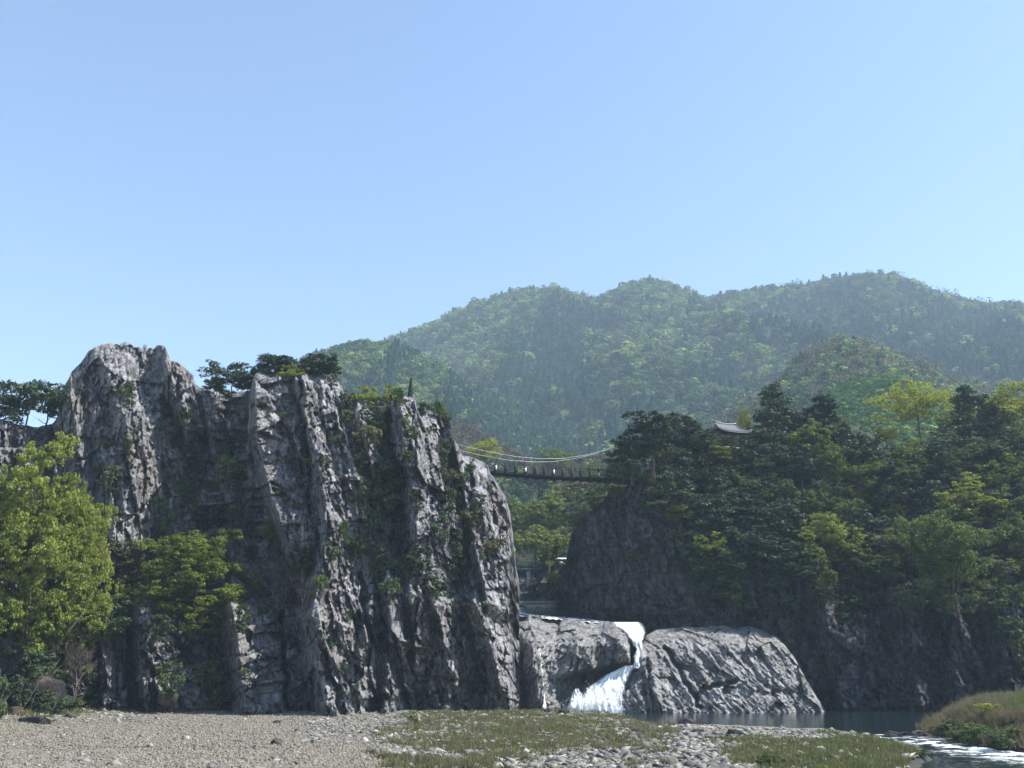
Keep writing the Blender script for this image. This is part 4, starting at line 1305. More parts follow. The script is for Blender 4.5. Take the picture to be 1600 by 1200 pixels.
def crag_place(px, py):
    if py > 955: return 'at the foot of the left crag'
    if px < 300: return 'on the left tower of the crag'
    if px < 400: return 'in the dark gully of the crag'
    if px < 545: return 'on the middle tower of the crag'
    if px < 625: return 'in the brushy central gully' if py > 680 else 'on the crag top left of the black conifer'
    return 'on the right buttress of the crag' if py > 680 else 'on the crag top around the black conifer'


bl = [('bush_green_0', 195, 630, 38, 34), ('bush_young_1', 176, 612, 18, 20), ('bush_olive_2', 168, 706, 30, 32), ('bush_dusk_3', 270, 645, 34, 36), ('bush_green_0', 262, 640, 22, 24), ('bush_dusk_4', 272, 700, 44, 40),
      ('bush_dusk_3', 262, 760, 40, 40), ('bush_green_0', 352, 700, 28, 22), ('bush_green_0', 345, 720, 40, 26), ('bush_dusk_4', 318, 700, 50, 40), ('bush_dusk_3', 300, 745, 44, 40), ('bush_green_0', 335, 805, 62, 60), ('bush_dusk_4', 318, 830, 40, 56),
      ('bush_green_0', 365, 850, 50, 30), ('bush_dusk_3', 170, 770, 50, 44), ('bush_dusk_4', 165, 830, 44, 44), ('bush_olive_2', 240, 860, 40, 40), ('bush_young_1', 486, 724, 15, 26), ('bush_olive_2', 526, 700, 30, 30),
      ('bush_young_1', 445, 590, 26, 26), ('bush_young_1', 462, 588, 18, 24), ('bush_green_0', 520, 600, 22, 20), ('bush_olive_2', 548, 628, 22, 28), ('bush_young_1', 566, 630, 34, 38), ('bush_green_0', 586, 640, 30, 32), ('bush_dusk_3', 574, 662, 34, 46),
      ('bush_young_1', 608, 632, 38, 36), ('bush_green_0', 620, 640, 40, 34), ('bush_dusk_4', 604, 680, 40, 46), ('bush_green_0', 606, 662, 36, 30), ('bush_young_1', 632, 662, 20, 18), ('bush_green_0', 590, 690, 44, 36), ('bush_dusk_3', 612, 712, 50, 40),
      ('bush_green_0', 664, 648, 26, 28), ('bush_green_0', 682, 654, 34, 30), ('bush_young_1', 694, 656, 26, 22), ('bush_dusk_3', 696, 664, 24, 24), ('bush_dusk_4', 585, 760, 54, 50), ('bush_dusk_3', 625, 750, 44, 40), ('bush_olive_2', 630, 770, 36, 38), ('bush_young_1', 655, 745, 18, 22),
      ('bush_dusk_4', 600, 810, 60, 56), ('bush_dusk_3', 575, 850, 60, 46), ('bush_dusk_4', 622, 868, 70, 50), ('bush_dusk_3', 590, 905, 54, 50), ('bush_green_0', 605, 945, 50, 44), ('bush_dusk_4', 640, 905, 40, 44), ('bush_green_0', 712, 775, 44, 34), ('bush_dusk_3', 716, 800, 36, 34),
      ('bush_dusk_4', 690, 850, 50, 44), ('bush_dusk_3', 700, 890, 50, 46), ('bush_dusk_4', 680, 935, 40, 50), ('bush_olive_2', 735, 830, 50, 36), ('bush_dusk_3', 745, 800, 34, 28), ('bush_olive_2', 765, 870, 36, 30), ('bush_dusk_4', 510, 880, 40, 34), ('bush_green_0', 535, 850, 44, 24),
      ('bush_dusk_3', 395, 930, 60, 44), ('bush_green_0', 500, 930, 40, 36), ('bush_dusk_4', 345, 900, 44, 40), ('bush_olive_2', 720, 950, 22, 22), ('bush_green_0', 712, 1000, 16, 24), ('bush_green_0', 560, 702, 28, 30)]
for k, px, py, h, w in bl:
    plant(k, px, py, h, w, Y_left, SHRUBWORD[LOOK[k][0]] + ' shrub', crag_place(px, py), CG, sink=.3)
more_ = [('bush_dusk_3', 300, 690, 60, 54), ('bush_green_0', 372, 770, 46, 36), ('bush_dusk_4', 380, 830, 60, 40), ('bush_green_0', 355, 760, 60, 44), ('bush_green_0', 308, 775, 46, 44), ('bush_green_0', 285, 800, 60, 50), ('bush_olive_2', 262, 690, 40, 34),
         ('bush_dusk_3', 250, 830, 60, 44), ('bush_green_0', 290, 660, 26, 30), ('bush_dusk_4', 380, 700, 50, 30), ('bush_olive_2', 575, 700, 50, 44), ('bush_dusk_4', 598, 740, 50, 44), ('bush_olive_2', 560, 740, 40, 34), ('bush_green_0', 640, 690, 34, 32),
         ('bush_dusk_3', 565, 800, 60, 44), ('bush_green_0', 606, 770, 50, 44), ('bush_dusk_3', 628, 830, 60, 40), ('bush_green_0', 560, 880, 50, 40), ('bush_green_0', 700, 800, 50, 40), ('bush_green_0', 724, 760, 30, 28), ('bush_dusk_4', 722, 870, 60, 40),
         ('bush_dusk_3', 690, 720, 40, 30), ('bush_olive_2', 700, 760, 40, 30), ('bush_dusk_4', 660, 890, 40, 44), ('bush_dusk_3', 745, 890, 50, 30), ('bush_olive_2', 780, 860, 30, 24), ('bush_green_0', 470, 900, 40, 40), ('bush_dusk_4', 530, 640, 30, 30), ('bush_green_0', 545, 660, 26, 30)]
for k, px, py, h, w in more_:
    plant(k, px, py, h, w, Y_left, SHRUBWORD[LOOK[k][0]] + ' shrub', crag_place(px, py), CG, sink=.3)
fl_ = [('bush_green_0', 300, 1020, 60, 44, 91.5), ('bush_green_0', 318, 1082, 56, 54, 90.5), ('bush_dusk_3', 268, 1085, 54, 54, 90.5), ('bush_dusk_4', 340, 1105, 60, 50, 91), ('bush_dusk_3', 215, 1100, 44, 54, 89), ('bush_green_0', 205, 1098, 24, 34, 88),
       ('bush_green_0', 118, 1102, 26, 28, 81), ('bush_dusk_3', 40, 1122, 50, 60, 75), ('bush_dusk_4', 75, 1118, 40, 50, 77), ('bush_olive_2', 100, 1112, 34, 50, 79), ('bush_dusk_3', 140, 1108, 30, 44, 82), ('bush_dusk_3', 20, 1130, 76, 80, 76), ('bush_dusk_4', -20, 1140, 90, 80, 74), ('bush_dusk_3', 62, 1075, 60, 80, 78.5), ('bush_olive_2', 95, 1050, 60, 70, 80), ('bush_dusk_4', 150, 1040, 70, 70, 84), ('bush_dusk_3', 135, 1085, 50, 50, 84),
       ('bush_olive_2', 20, 1050, 60, 80, 78), ('bush_dusk_4', 170, 1000, 60, 70, 86), ('bush_dusk_3', 240, 1000, 44, 50, 89.5), ('bush_dusk_3', 380, 985, 44, 36, 90.5), ('bush_young_1', 255, 1060, 24, 22, 89), ('bush_green_0', 30, 1118, 26, 36, 75)]
for k, px, py, h, w, yy in fl_:
    plant(k, px, py, h, w, yy, SHRUBWORD[LOOK[k][0]] + ' shrub', 'at the foot of the left crag' if px > 190 else 'under the big left tree', CG)

# small tufts in the cracks
TG = 'small tufts in the cracks of the left crag'
for i in range(120):
    px, py = fr.uniform(100, 790), 0
    t_ = float(top_left(np.array([px]))[0]); py = fr.uniform(t_ + 14, 1060)
    k = fr.choice(['bush_dusk_3', 'bush_dusk_4', 'bush_olive_2', 'bush_green_0'], p=[.25, .2, .25, .3])
    s_ = fr.uniform(9, 20)
    e = plant(k, px, py, s_, s_ * 1.2, Y_left, 'tiny ' + SHRUBWORD[LOOK[k][0]] + ' tuft', ('high' if py < 750 else 'midway' if py < 900 else 'low') + (' on the left tower' if px < 300 else ' in the dark gully' if px < 400 else ' on the middle tower' if px < 545 else ' in the central gully' if px < 625 else ' on the right buttress'), TG, sink=.2)

# ------------------------------------------------------------------ gorge behind the bridge
def bank_z(x, y): return 10.8 + 11.5 * sstep(150, 162, y)


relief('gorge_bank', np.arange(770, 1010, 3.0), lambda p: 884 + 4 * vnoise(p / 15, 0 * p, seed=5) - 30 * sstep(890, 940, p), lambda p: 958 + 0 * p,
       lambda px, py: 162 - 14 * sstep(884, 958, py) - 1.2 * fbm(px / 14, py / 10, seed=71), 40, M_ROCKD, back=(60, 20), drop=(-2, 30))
for key, px, py, h, w, Y, lab in [
    ('tree_green_1', 838, 872, 118, 104, 176.0, 'light green tree filling the gorge under the bridge, behind the darker one'),
    ('tree_green_1', 858, 905, 96, 112, 158.0, 'dark green tree with a bare leaning trunk in the gorge, left of the van'),
    ('tree_dusk_5', 912, 850, 84, 84, 170.0, 'dark tree in the gorge beside the shaded hill edge'),
    ('tree_olive_4', 905, 800, 60, 96, 200.0, 'brownish budding tree under the right half of the bridge'),
    ('tree_olive_4', 812, 850, 66, 50, 185.0, 'olive tree at the right edge of the left crag, in the gorge'),
    ('tree_gold', 756, 735, 52, 66, 205.0, 'pale yellow tree behind the left end of the bridge'),
    ('tree_young_3', 868, 745, 46, 74, 260.0, 'yellow-green crown behind the middle of the bridge'),
    ('tree_young_2', 938, 760, 40, 60, 230.0, 'yellow-green tree seen through the bridge hangers on the right'),
    ('tree_dusk_6', 965, 800, 50, 60, 200.0, 'dark tree below the right end of the bridge, in the gorge'),
    ('bush_young_1', 878, 932, 62, 38, 151.5, 'yellow-green bush on the gorge bank below the van'),
    ('bush_green_0', 858, 940, 34, 30, 150.0, 'mid green bush left of the yellow-green one on the gorge bank'),
    ('bush_dusk_3', 835, 930, 30, 40, 151.0, 'dark bush on the gorge bank under the footbridge'),
    ('tree_green_0', 795, 860, 90, 60, 172.0, 'green tree mostly hidden behind the left crag in the gorge'),
]:
    plant(key, px, py, h, w, Y, label=lab)

# weir
w0, w1 = at(798, 950, 148.5), at(874, 950, 148.5)
wb = MB().box(((w0[0] + w1[0]) / 2, 148.9, w0[2] + .1), (w1[0] - w0[0], .8, 1.4)).build('weir', M_CONC)
tag(wb, 'low grey concrete weir across the river above the waterfall', 'weir')
wc = MB().box(((w0[0] + w1[0]) / 2, 148.7, w0[2] + .9), (w1[0] - w0[0] + .1, 1.5, .18)).build('coping', M_CONC, wb)

# footbridge with railing
fb = link('footbridge', None, None, tuple(at(826, 890, 156)))
tag(fb, 'green footbridge with railing on a square pier in the gorge', 'footbridge')
S0 = 156 / FPX * 1.0
MB().box((-.4, 0, 0), (5.6, 1.6, .35)).build('deck', M_RAIL, fb)
MB().box((.0, 0, -1.9), (.7, .9, 3.6)).build('pier', M_CONC, fb)
for zz in (.55, 1.25): MB().box((-.4, -.75, zz), (5.6, .07, .09)).build('rail', M_RAIL, fb)
for i in range(12): MB().box((-3.1 + i * .49, -.75, .7), (.06, .06, 1.2)).build('baluster', M_RAIL, fb)

# van
vp = at(876, 886, 163)
van = link('parked_van', None, None, (vp[0], vp[1], vp[2]))
tag(van, 'white van parked on the bank behind the gorge trees', 'van')
van.rotation_euler = (0, 0, R(8)); van.scale = (.8,) * 3
b = MB()
prof = [(-2.3, .35), (2.3, .35), (2.35, 1.0), (1.75, 1.2), (1.2, 1.95), (-2.1, 2.0), (-2.35, 1.2)]
pv_ = [(x, y, z) for y in (-.9, .9) for x, z in prof]
b.add(pv_, [[i, (i + 1) % 7, 7 + (i + 1) % 7, 7 + i] for i in range(7)], [[0, i + 1, i] for i in range(1, 6)] + [[7, 7 + i, 8 + i] for i in range(1, 6)])
b.build('body', M_WHITE, van)
for x0, x1 in ((-1.9, -.7), (-.6, .4), (.5, 1.15)): MB().box(((x0 + x1) / 2, -.905, 1.5), (x1 - x0, .03, .5)).build('side_window', M_GLASS, van)
for x in (-1.5, 1.5):
    for y in (-.85, .85):
        m = MB(); m.tube([(x, y - .12, .35), (x, y + .12, .35)], .35, 12); m.build('wheel', M_RUBBER, van)

# ------------------------------------------------------------------ suspension bridge
BY = 122.0
deckL, deckR = at(752, 734, BY), at(1022, 750, BY + 15)
sb = link('suspension_bridge', None, None, tuple((deckL + deckR) / 2))
tag(sb, 'narrow dark suspension footbridge strung between the crag and the wooded hill', 'suspension bridge')
O = (deckL + deckR) / 2
D_ = deckR - deckL
nrm = np.array([-D_[1], D_[0], 0]); nrm /= np.linalg.norm(nrm)
if nrm[1] < 0: nrm = -nrm
BW = 2.2


def dk(f, off=0.0, up=0.0):
    p = deckL + D_ * f; p = p + nrm * off
    p[2] += up - 0.15 * math.sin(math.pi * f)
    return p - O


cab = [(700, 690), (722, 696), (760, 706), (800, 714), (835, 717), (870, 717), (905, 712), (940, 704), (970, 692), (1000, 676), (1030, 660)]


def cable_z(f):
    px = 752 + 270 * f
    cy = lerp_poly(cab, px); p = at(px, cy, BY + 15 * f)
    return p[2] - O[2]


def cable_pt(f, off):
    p = deckL + D_ * f + nrm * off - O
    return (p[0], p[1], cable_z(f))


fs = np.linspace(-.19, .90, 50)
for off in (-.15, BW + .15):
    m = MB(); m.tube([cable_pt(f, off) for f in fs], .04, 6); m.build('main_cable', M_CABLE, sb)
m = MB(); m.tube([tuple(dk(f, .15, -.15)) for f in np.linspace(-.05, 1.02, 24)], .15, 4); m.build('edge_girder', M_STEEL, sb)
m = MB(); m.tube([tuple(dk(f, BW - .15, -.15)) for f in np.linspace(-.05, 1.02, 24)], .15, 4); m.build('edge_girder', M_STEEL, sb)
ang = math.atan2(D_[1], D_[0])
rz = np.array(Matrix.Rotation(ang, 3, 'Z'))
NP = 130
plank = MB().box((0, 0, 0), (.185, BW, .06), rz).mesh('deck_plank', M_WOOD)
for i in range(NP):
    f = -.04 + 1.05 * (i + .5) / NP
    link('deck_plank', plank, sb, tuple(dk(f, BW / 2, .02 + random.uniform(-.008, .008))))
beam = MB().box((0, 0, 0), (.16, BW + 1.0, .22), rz).mesh('cross_beam', M_STEEL)
post = MB().box((0, 0, .65), (.24, .12, 1.35), rz).mesh('rail_post', M_STEEL)
plate = MB().box((0, -.09, .45), (.26, .03, .62), rz).mesh('sign_plate', M_WHITE)
npost = 19
for i in range(npost):
    f = (i + .4) / npost
    link('cross_beam', beam, sb, tuple(dk(f, BW / 2, -.32)))
    for off in (0, BW):
        link('rail_post', post, sb, tuple(dk(f, off, 0)))
        m = MB(); a_ = dk(f, off - .15 if off == 0 else off + .15, 0); c_ = cable_pt(f, -.15 if off == 0 else BW + .15)
        m.tube([tuple(a_), c_], .022, 4); m.build('hanger', M_STEEL, sb)
    if i in (1, 4, 7, 12): link('sign_plate', plate, sb, tuple(dk(f + .004, 0, 0)))
for off in (0, BW):
    for up in (.25, .5, .75, 1.0, 1.28):
        m = MB(); m.tube([tuple(dk(f, off, up)) for f in np.linspace(-.12, 1.0, 20)], .03 if up > 1.2 else .02, 4); m.build('rail_wire', M_STEEL, sb)

# ------------------------------------------------------------------ pavilion with tiled roof
pp = at(1135, 686, 143.0)
pav = link('pavilion', None, None, tuple(pp)); pav.rotation_euler = (0, 0, R(24)); pav.scale = (.9, .9, .9)
tag(pav, 'pavilion with curved grey tiled hip-and-gable roof among the pines on the hill', 'pavilion')


def roof_h(u, v):
    a = 1 - np.abs(v); h1 = 1.9 * (0.55 * a + 0.45 * a ** 2.0)
    s = (1 - np.abs(u)) / .42; h2 = 0.95 * np.clip(s, 0, 1) ** 1.2 + np.where(s > 1, 50, 0)
    return np.minimum(h1, h2) + 0.55 * (np.abs(u) ** 4) * (np.abs(v) ** 3) + 0.12 * u * u


RW, RD = 3.9, 2.7
us, vs_ = np.linspace(-1, 1, 61), np.linspace(-1, 1, 37)
U, V_ = np.meshgrid(us, vs_)
Hh = roof_h(U, V_) + 0.05 * np.cos(U * 62) * (np.abs(V_) > .03)
top = np.stack([U * RW, V_ * RD, Hh], -1).reshape(-1, 3); bot = top.copy(); bot[:, 2] -= .22
nT = len(top)
ring = [i for i in range(61)] + [61 * j + 60 for j in range(1, 37)] + [61 * 36 + i for i in range(59, -1, -1)] + [61 * j for j in range(35, 0, -1)]
q = [[ring[i], ring[(i + 1) % len(ring)], nT + ring[(i + 1) % len(ring)], nT + ring[i]] for i in range(len(ring))]
gf = grid_faces(37, 61)
me = mesh_np('roof', np.concatenate([top, bot]) + [0, 0, .9], [np.concatenate([gf, gf[:, ::-1] + nT, np.array(q)])], M_TILE)
roof = link('roof', me, pav)
m = MB(); m.tube([(x, 0, 2.93 + .22 * (x / 2.3) ** 4 + .08 * (x / 2.3) ** 2) for x in np.linspace(-2.4, 2.4, 11)], .10, 6); m.build('main_ridge', M_TILEL, roof)
for sx in (-1, 1):
    for sy in (-1, 1):
        pts = [(sx * RW * .60, sy * RD * t, .98 + float(roof_h(np.array(.50), np.array(t)))) for t in (.04, .25, .5)]
        m = MB(); m.tube(pts, .07, 5); m.build('gable_ridge', M_TILEL, roof)
        pts = [(sx * RW * (.6 + .4 * t), sy * RD * (.5 + .5 * t), .98 + float(roof_h(np.array(.6 + .4 * t), np.array(.5 + .5 * t)))) for t in (0, .25, .5, .75, 1)]
        m = MB(); m.tube(pts, .06, 5); m.build('hip_ridge', M_TILEL, roof)
for x in (-2.7, -.9, .9, 2.7):
    for y in (-1.8, 1.8): m = MB(); m.tube([(x, y, -2.2), (x, y, 1.2)], .16, 8); m.build('column', M_TIMBER, pav)
MB().box((0, 0, -.4), (4.6, 2.6, 3.0)).build('inner_wall', M_TIMBER, pav)
MB().box((0, 0, -2.3), (7, 4.8, .5)).build('plinth', M_CONC, pav)

# ------------------------------------------------------------------ falling water
def white_water(name, rough=.5):
    m = NT(name)
    v = m.coords(scale=(2.4, 2.4, .22))
    n = m.noise(v, 1.6, 6, .7, .4)
    c = m.ramp(n, [(.34, (.22, .25, .28)), (.45, (.55, .59, .62)), (.58, (.84, .86, .87))])
    p = m.principled(c, .9, m.bump(n, .35, .12), .15)
    e = m.n('ShaderNodeAttribute'); e.attribute_name = 'edge'
    n2 = m.noise(m.coords(scale=(3.5, 3.5, .5)), 1.5, 6, .75, .3)
    al = m.ramp(m.math('SUBTRACT', m.math('ADD', n2, .22), m.math('MULTIPLY', e.outputs['Fac'], .42)), [(.40, (0, 0, 0)), (.56, (1, 1, 1))])
    m.l(al, p.inputs['Alpha']); return m.m


M_WHITEW = white_water('white_water')


def sheet(name, rows, Yf, nr, nc, amp, parent=None, mat=None, seed=1, attr=None):
    """rows: (py, left px, right px); a rippled sheet of water hanging along them"""
    ys = np.linspace(rows[0][0], rows[-1][0], nr)
    l_ = np.interp(ys, [r_[0] for r_ in rows], [r_[1] for r_ in rows]); r2 = np.interp(ys, [r_[0] for r_ in rows], [r_[2] for r_ in rows])
    l_ = l_ + 3 * fbm(ys / 6, 0 * ys, seed=seed, octaves=3); r2 = r2 + 3 * fbm(ys / 6, 0 * ys, seed=seed + 1, octaves=3)
    s = np.linspace(0, 1, nc); PX = l_[:, None] + (r2 - l_)[:, None] * s; PY = np.broadcast_to(ys[:, None], PX.shape)
    Y = Yf(PX, PY) + amp * fbm(PX / 5, PY / 16, seed=seed + 4, octaves=4) + 1.2 * (np.abs(s - .5) * 2)[None] ** 6
    at_ = {'edge': (np.abs(s - .5)[None] * 2 + 0 * PX).ravel() ** 2}
    return link(name, mesh_np(name, at(PX, PY, Y).reshape(-1, 3), grid_faces(nr, nc), mat or M_WHITEW, True, at_), parent)


wf = link('waterfall', None, None, (0, 0, 0)); wf.location = tuple(at(930, 1110, 111))
tag(wf, 'white waterfall dropping through the rock cleft into the dark pool', 'waterfall')


def rel(o, parent):
    o.parent = parent; o.matrix_parent_inverse = Matrix.Translation(-parent.location); return o


Ychute = lambda px, py: np.minimum(Y_fall_left(px, py), Y_fall_right(np.maximum(px, 1003), py)) - .5
a1 = sheet('upper_chute', [(972, 950, 1002), (979, 960, 1010), (988, 974, 1009), (1000, 985, 1006), (1016, 992, 1003), (1044, 987, 1001)], lambda px, py: 126.5 - 11.5 * sstep(966, 1004, py) - 2.0 * sstep(1000, 1044, py) + 0 * px, 60, 24, .5, seed=501)
rel(a1, wf)
a2 = sheet('lower_fall', [(1040, 974, 996), (1050, 952, 990), (1062, 932, 984), (1075, 914, 980), (1090, 900, 980), (1108, 886, 982), (1116, 876, 986)], lambda px, py: 113.3 - 3.3 * sstep(1044, 1112, py) + 0 * px, 60, 50, .4, seed=511)
rel(a2, wf)
a3 = sheet('side_spout', [(1076, 897, 903), (1086, 892, 910), (1098, 888, 914), (1112, 880, 918)], lambda px, py: 111.0 - 1.0 * sstep(1076, 1112, py) + 0 * px, 40, 24, .5, seed=521)
rel(a3, wf)
sp_n = 2600
sx = fr.normal(934, 26, sp_n); sy = 1112 - np.abs(fr.normal(0, 1, sp_n)) * 13 - 18 * np.exp(-((sx - 950) / 22) ** 2) * fr.random(sp_n)
sY = 110 + fr.normal(0, .5, sp_n)
V, F = leaf_quads(at(sx, sy, sY), fr.normal(size=(sp_n, 3)), .05, 1, 1.0, fr)
rel(tag(link('spray', mesh_np('spray', V, F, M_WHITEW)), kind='stuff'), wf)
tr = sheet('trickle', [(1020, 843, 844), (1050, 847, 848.3), (1085, 849, 850.6), (1110, 846, 855)], lambda px, py: Y_fall_left(px, py, 0) - 1.6, 50, 5, .2, seed=531)
tag(tr, 'thin white trickle running down the brown ledge left of the waterfall', 'trickle')
# river above the fall
PXs = np.linspace(785, 1004, 128); PYs = np.linspace(0, 1, 40)
PX, T = np.meshgrid(PXs, PYs)
edge_y = lerp_poly(TOP_W1[:8], PX) + 3
PY = edge_y + (949 - edge_y) * T
Yw = 127.0 + 21 * T + .3 * fbm(PX / 6, PY / 2, seed=540)
PY = PY + 2.2 * fbm(PX / 7, PY / 3, seed=541, octaves=3) * (1 - T)
foam = np.clip(.62 - .75 * sstep(.12, .55, T) * sstep(800, 850, PX), .05, 1) * (1 - .7 * sstep(900, 965, PX) * sstep(.05, .3, T)) + .5 * sstep(955, 975, PX) * sstep(.3, 0, T)
me = mesh_np('upper_river_water', at(PX, PY, Yw).reshape(-1, 3), grid_faces(40, 128), M_WATER, True, {'foam': foam.ravel()})
tag(link('upper_river_water', me), kind='structure')

# ------------------------------------------------------------------ stones
def stone_mesh(seed, flat=.5, sub=2, name='stone', mat=None, rough=.22, deep=.32):
    v, f = icosphere(sub); r = np.random.default_rng(seed)
    for _ in range(12):        # chip flats off
        d = r.normal(size=3); d /= np.linalg.norm(d); o_ = r.uniform(deep, .8)
        s = v @ d; v = v - np.outer(np.maximum(s - o_, 0), d)
    v = v * (1 + rough * .3 * r.normal(size=(len(v), 1)))
    return mesh_np(name, v * [1, .75, flat], f, mat or M_STONE)


SM = [stone_mesh(600 + i, fl, 2, 'river_stone') for i, fl in enumerate([.5, .7, .4, .8, .55, .42, .65, .5])]
SD = [stone_mesh(620 + i, fl, 3, 'boulder', M_BOULDER, .1, .55) for i, fl in enumerate([.55, .7, .45])]


def put_stone(px, py, wpx, hpx, lab=None, look=None, place=None, group=None, meshes=SM, name='river_stone', rot=None, cat='stone'):
    P = ground_hit(np.array([px], float), np.array([py], float))[0]; P[2] = max(P[2], -.80)
    if px < 200 and py < 1117: P = at(px, py - hpx * .4, float(Y_talus(np.array([px]), np.array([py]))[0]) + .2)
    d = P[1] * CP + (P[2] - CAMZ) * SP
    s = wpx * d / FPX / 2
    me = meshes[random.randrange(len(meshes))]
    o = link(name, me, None, (P[0], P[1] + s * .4, P[2] + s * .05))
    zs = max(hpx * d / FPX / 2 / .45, s * .3)
    o.scale = (s, s * random.uniform(.8, 1.3), zs); o.rotation_euler = (random.uniform(-.25, .25), random.uniform(-.25, .25), random.uniform(-.5, .5) if rot is None else rot)
    o['category'] = cat
    if group: o['group'] = group
    if lab: o['label'] = lab
    else: PENDING.append((o, look, place, px, group))
    return o


for px, py, w, h, lab in [
    (1074, 1131, 32, 14, 'squat brown boulder standing in the pool edge below the slab'),
    (1146, 1150, 30, 17, 'dark rounded boulder on the pool shore, left of the grass'),
    (1243, 1189, 46, 13, 'dark flat-topped boulder in the green grass by the lower frame edge'),
    (1262, 1199, 60, 14, 'dark low boulder cut by the lower edge beside the flat-topped one'),
    (866, 1193, 38, 9, 'large flat pale-topped slab lying in the grass near the lower edge'),
    (583, 1180, 18, 14, 'dark upright stone where gravel meets the grass'),
    (600, 1183, 14, 10, 'yellowish stone touching the dark upright stone'),
    (431, 1163, 22, 15, 'pale grey rounded stone alone on the open gravel'),
    (432, 1130, 16, 9, 'pale block lying at the crag foot on the gravel'),
    (858, 1114, 22, 12, 'dark boulder at the water edge below the trickle'),
    (880, 1116, 26, 12, 'dark slanted boulder right of the one below the trickle'),
    (1003, 1146, 34, 15, 'dark boulder half in grass left of the stone field'),
    (1090, 1146, 28, 12, 'grey angular boulder on the shore between pool and stone field'),
    (676, 1134, 30, 10, 'low grey boulder near the crag foot at the grass edge'),
    (640, 1196, 40, 12, 'dark slab among pale stones at the lower edge'),
    (1392, 1152, 26, 11, 'wet black rock at the head of the rapids'),
    (1400, 1148, 22, 10, 'black rock just left of the middle wet rock above the rapids'),
    (1450, 1152, 26, 11, 'black rock where the rapids meet the tip of the right bank'),
    (1415, 1150, 24, 12, 'wet black rock in the middle above the rapids'),
    (1436, 1147, 24, 11, 'wet black rock touching the grassy right bank'),
    (1474, 1163, 24, 7, 'low black rock surrounded by white rapids'),
    (1505, 1158, 26, 8, 'black rock at the foot of the right bank shrubs'),
    (1546, 1168, 30, 8, 'brown rock at the waterline below the bright bank grass'),
    (52, 1131, 62, 20, 'big brown sloping boulder at the left end of the gravel'),
    (88, 1108, 44, 26, 'pale brown boulder beneath the small green bush on the left'),
    (30, 1065, 60, 60, 'tall grey boulder under the big left tree'),
    (20, 1118, 40, 22, 'dark squat boulder in the brush at the left picture edge'),
    (108, 1122, 26, 12, 'small dark boulder where the brush meets the gravel'),
    (70, 1100, 30, 20, 'grey boulder wedged behind the big brown sloping one'),
    (160, 1100, 34, 18, 'dark angular boulder above the long pale ledge'),
    (225, 1112, 26, 10, 'low dark boulder just right of the long pale ledge'),
    (130, 1112, 36, 12, 'low brown boulder between crag foot and gravel, left of the pale ledge'),
]:
    put_stone(px, py, w, h, lab, meshes=SD, name='boulder', cat='boulder')
for px, py, Y, w, h, lab in [(190, 1112, 86, 90, 16, 'long pale rock ledge at the left foot of the crag'), (262, 1090, 90.0, 34, 30, 'pale upright block leaning at the gully foot'),
                             (60, 1085, 80, 90, 70, 'broad grey outcrop behind the left brush'), (10, 1040, 79, 70, 90, 'shaded outcrop behind the left edge trees'), (120, 1060, 84, 60, 60, 'mossy outcrop left of the crag foot slabs')]:
    Y = float((Y_talus if px < 150 else Y_left)(np.array([px]), np.array([py]))[0]) + (.3 if px < 150 else -.6)
    P = at(px, py, Y); s = w * Y / FPX / 2
    o = link('outcrop', SD[int(px) % 3], None, (P[0], P[1], P[2])); o.scale = (s, s, h * Y / FPX / 1.1); o.rotation_euler = (.1, .15, .3)
    tag(o, lab, 'rock')

sr = np.random.default_rng(9)
n_st = 0
TONE = ['pale', 'grey', 'brownish', 'dark']
zones = [(lambda: (sr.uniform(600, 1060), sr.uniform(1114, 1199)), 118, 'on the grassy bar'), (lambda: (sr.uniform(1030, 1260), sr.uniform(1146, 1199)), 92, 'in the stone field'),
         (lambda: (sr.uniform(540, 740), sr.uniform(1116, 1160)), 30, 'on the crag strip'), (lambda: (sr.uniform(1260, 1420), sr.uniform(1150, 1199)), 26, 'between grass and rapids'), (lambda: (sr.uniform(600, 700), sr.uniform(1180, 1200)), 9, 'in the dark stone heap')]
for f_, n, place in zones:
    k = 0
    while k < n:
        px, py = f_()
        P = ground_hit(np.array([px]), np.array([py]))[0]
        if P[2] < -.72 or 1390 < px and py < 1180: k += .2; continue
        if grassy(P[0:1], P[1:2])[0] > .55 and sr.random() < .45: continue
        w = sr.choice([11, 14, 18, 24], p=[.4, .32, .2, .08]) * sr.uniform(.85, 1.15)
        wd = 'small' if w < 13 else 'medium' if w < 20 else 'large flat'
        side = 'left' if px < 780 else 'middle' if px < 960 else 'right'
        if 'field' in place: side = 'left' if px < 1110 else 'middle' if px < 1185 else 'right'
        if 'strip' in place or 'stone heap' in place or 'rapids' in place: side = 'near' if py > 1165 else 'far'
        dep = ' at lower edge' if py > 1175 else ' by water' if py < 1140 else ''
        put_stone(px, py, w, w * sr.uniform(.28, .5), lab=f'{wd} angular stone {place}, {side} end{dep}', group='stones ' + place)
        k += 1

# gravel: joined low-poly pebbles
iv, if_ = icosphere(1)
iv0 = np.array([[0, 0, 1], [.9, 0, 0], [.3, .85, .1], [-.7, .5, 0], [-.75, -.5, .1], [.25, -.9, 0], [0, 0, -.8]])
if0 = np.array([[0, 1, 2], [0, 2, 3], [0, 3, 4], [0, 4, 5], [0, 5, 1], [6, 2, 1], [6, 3, 2], [6, 4, 3], [6, 5, 4], [6, 1, 5]])


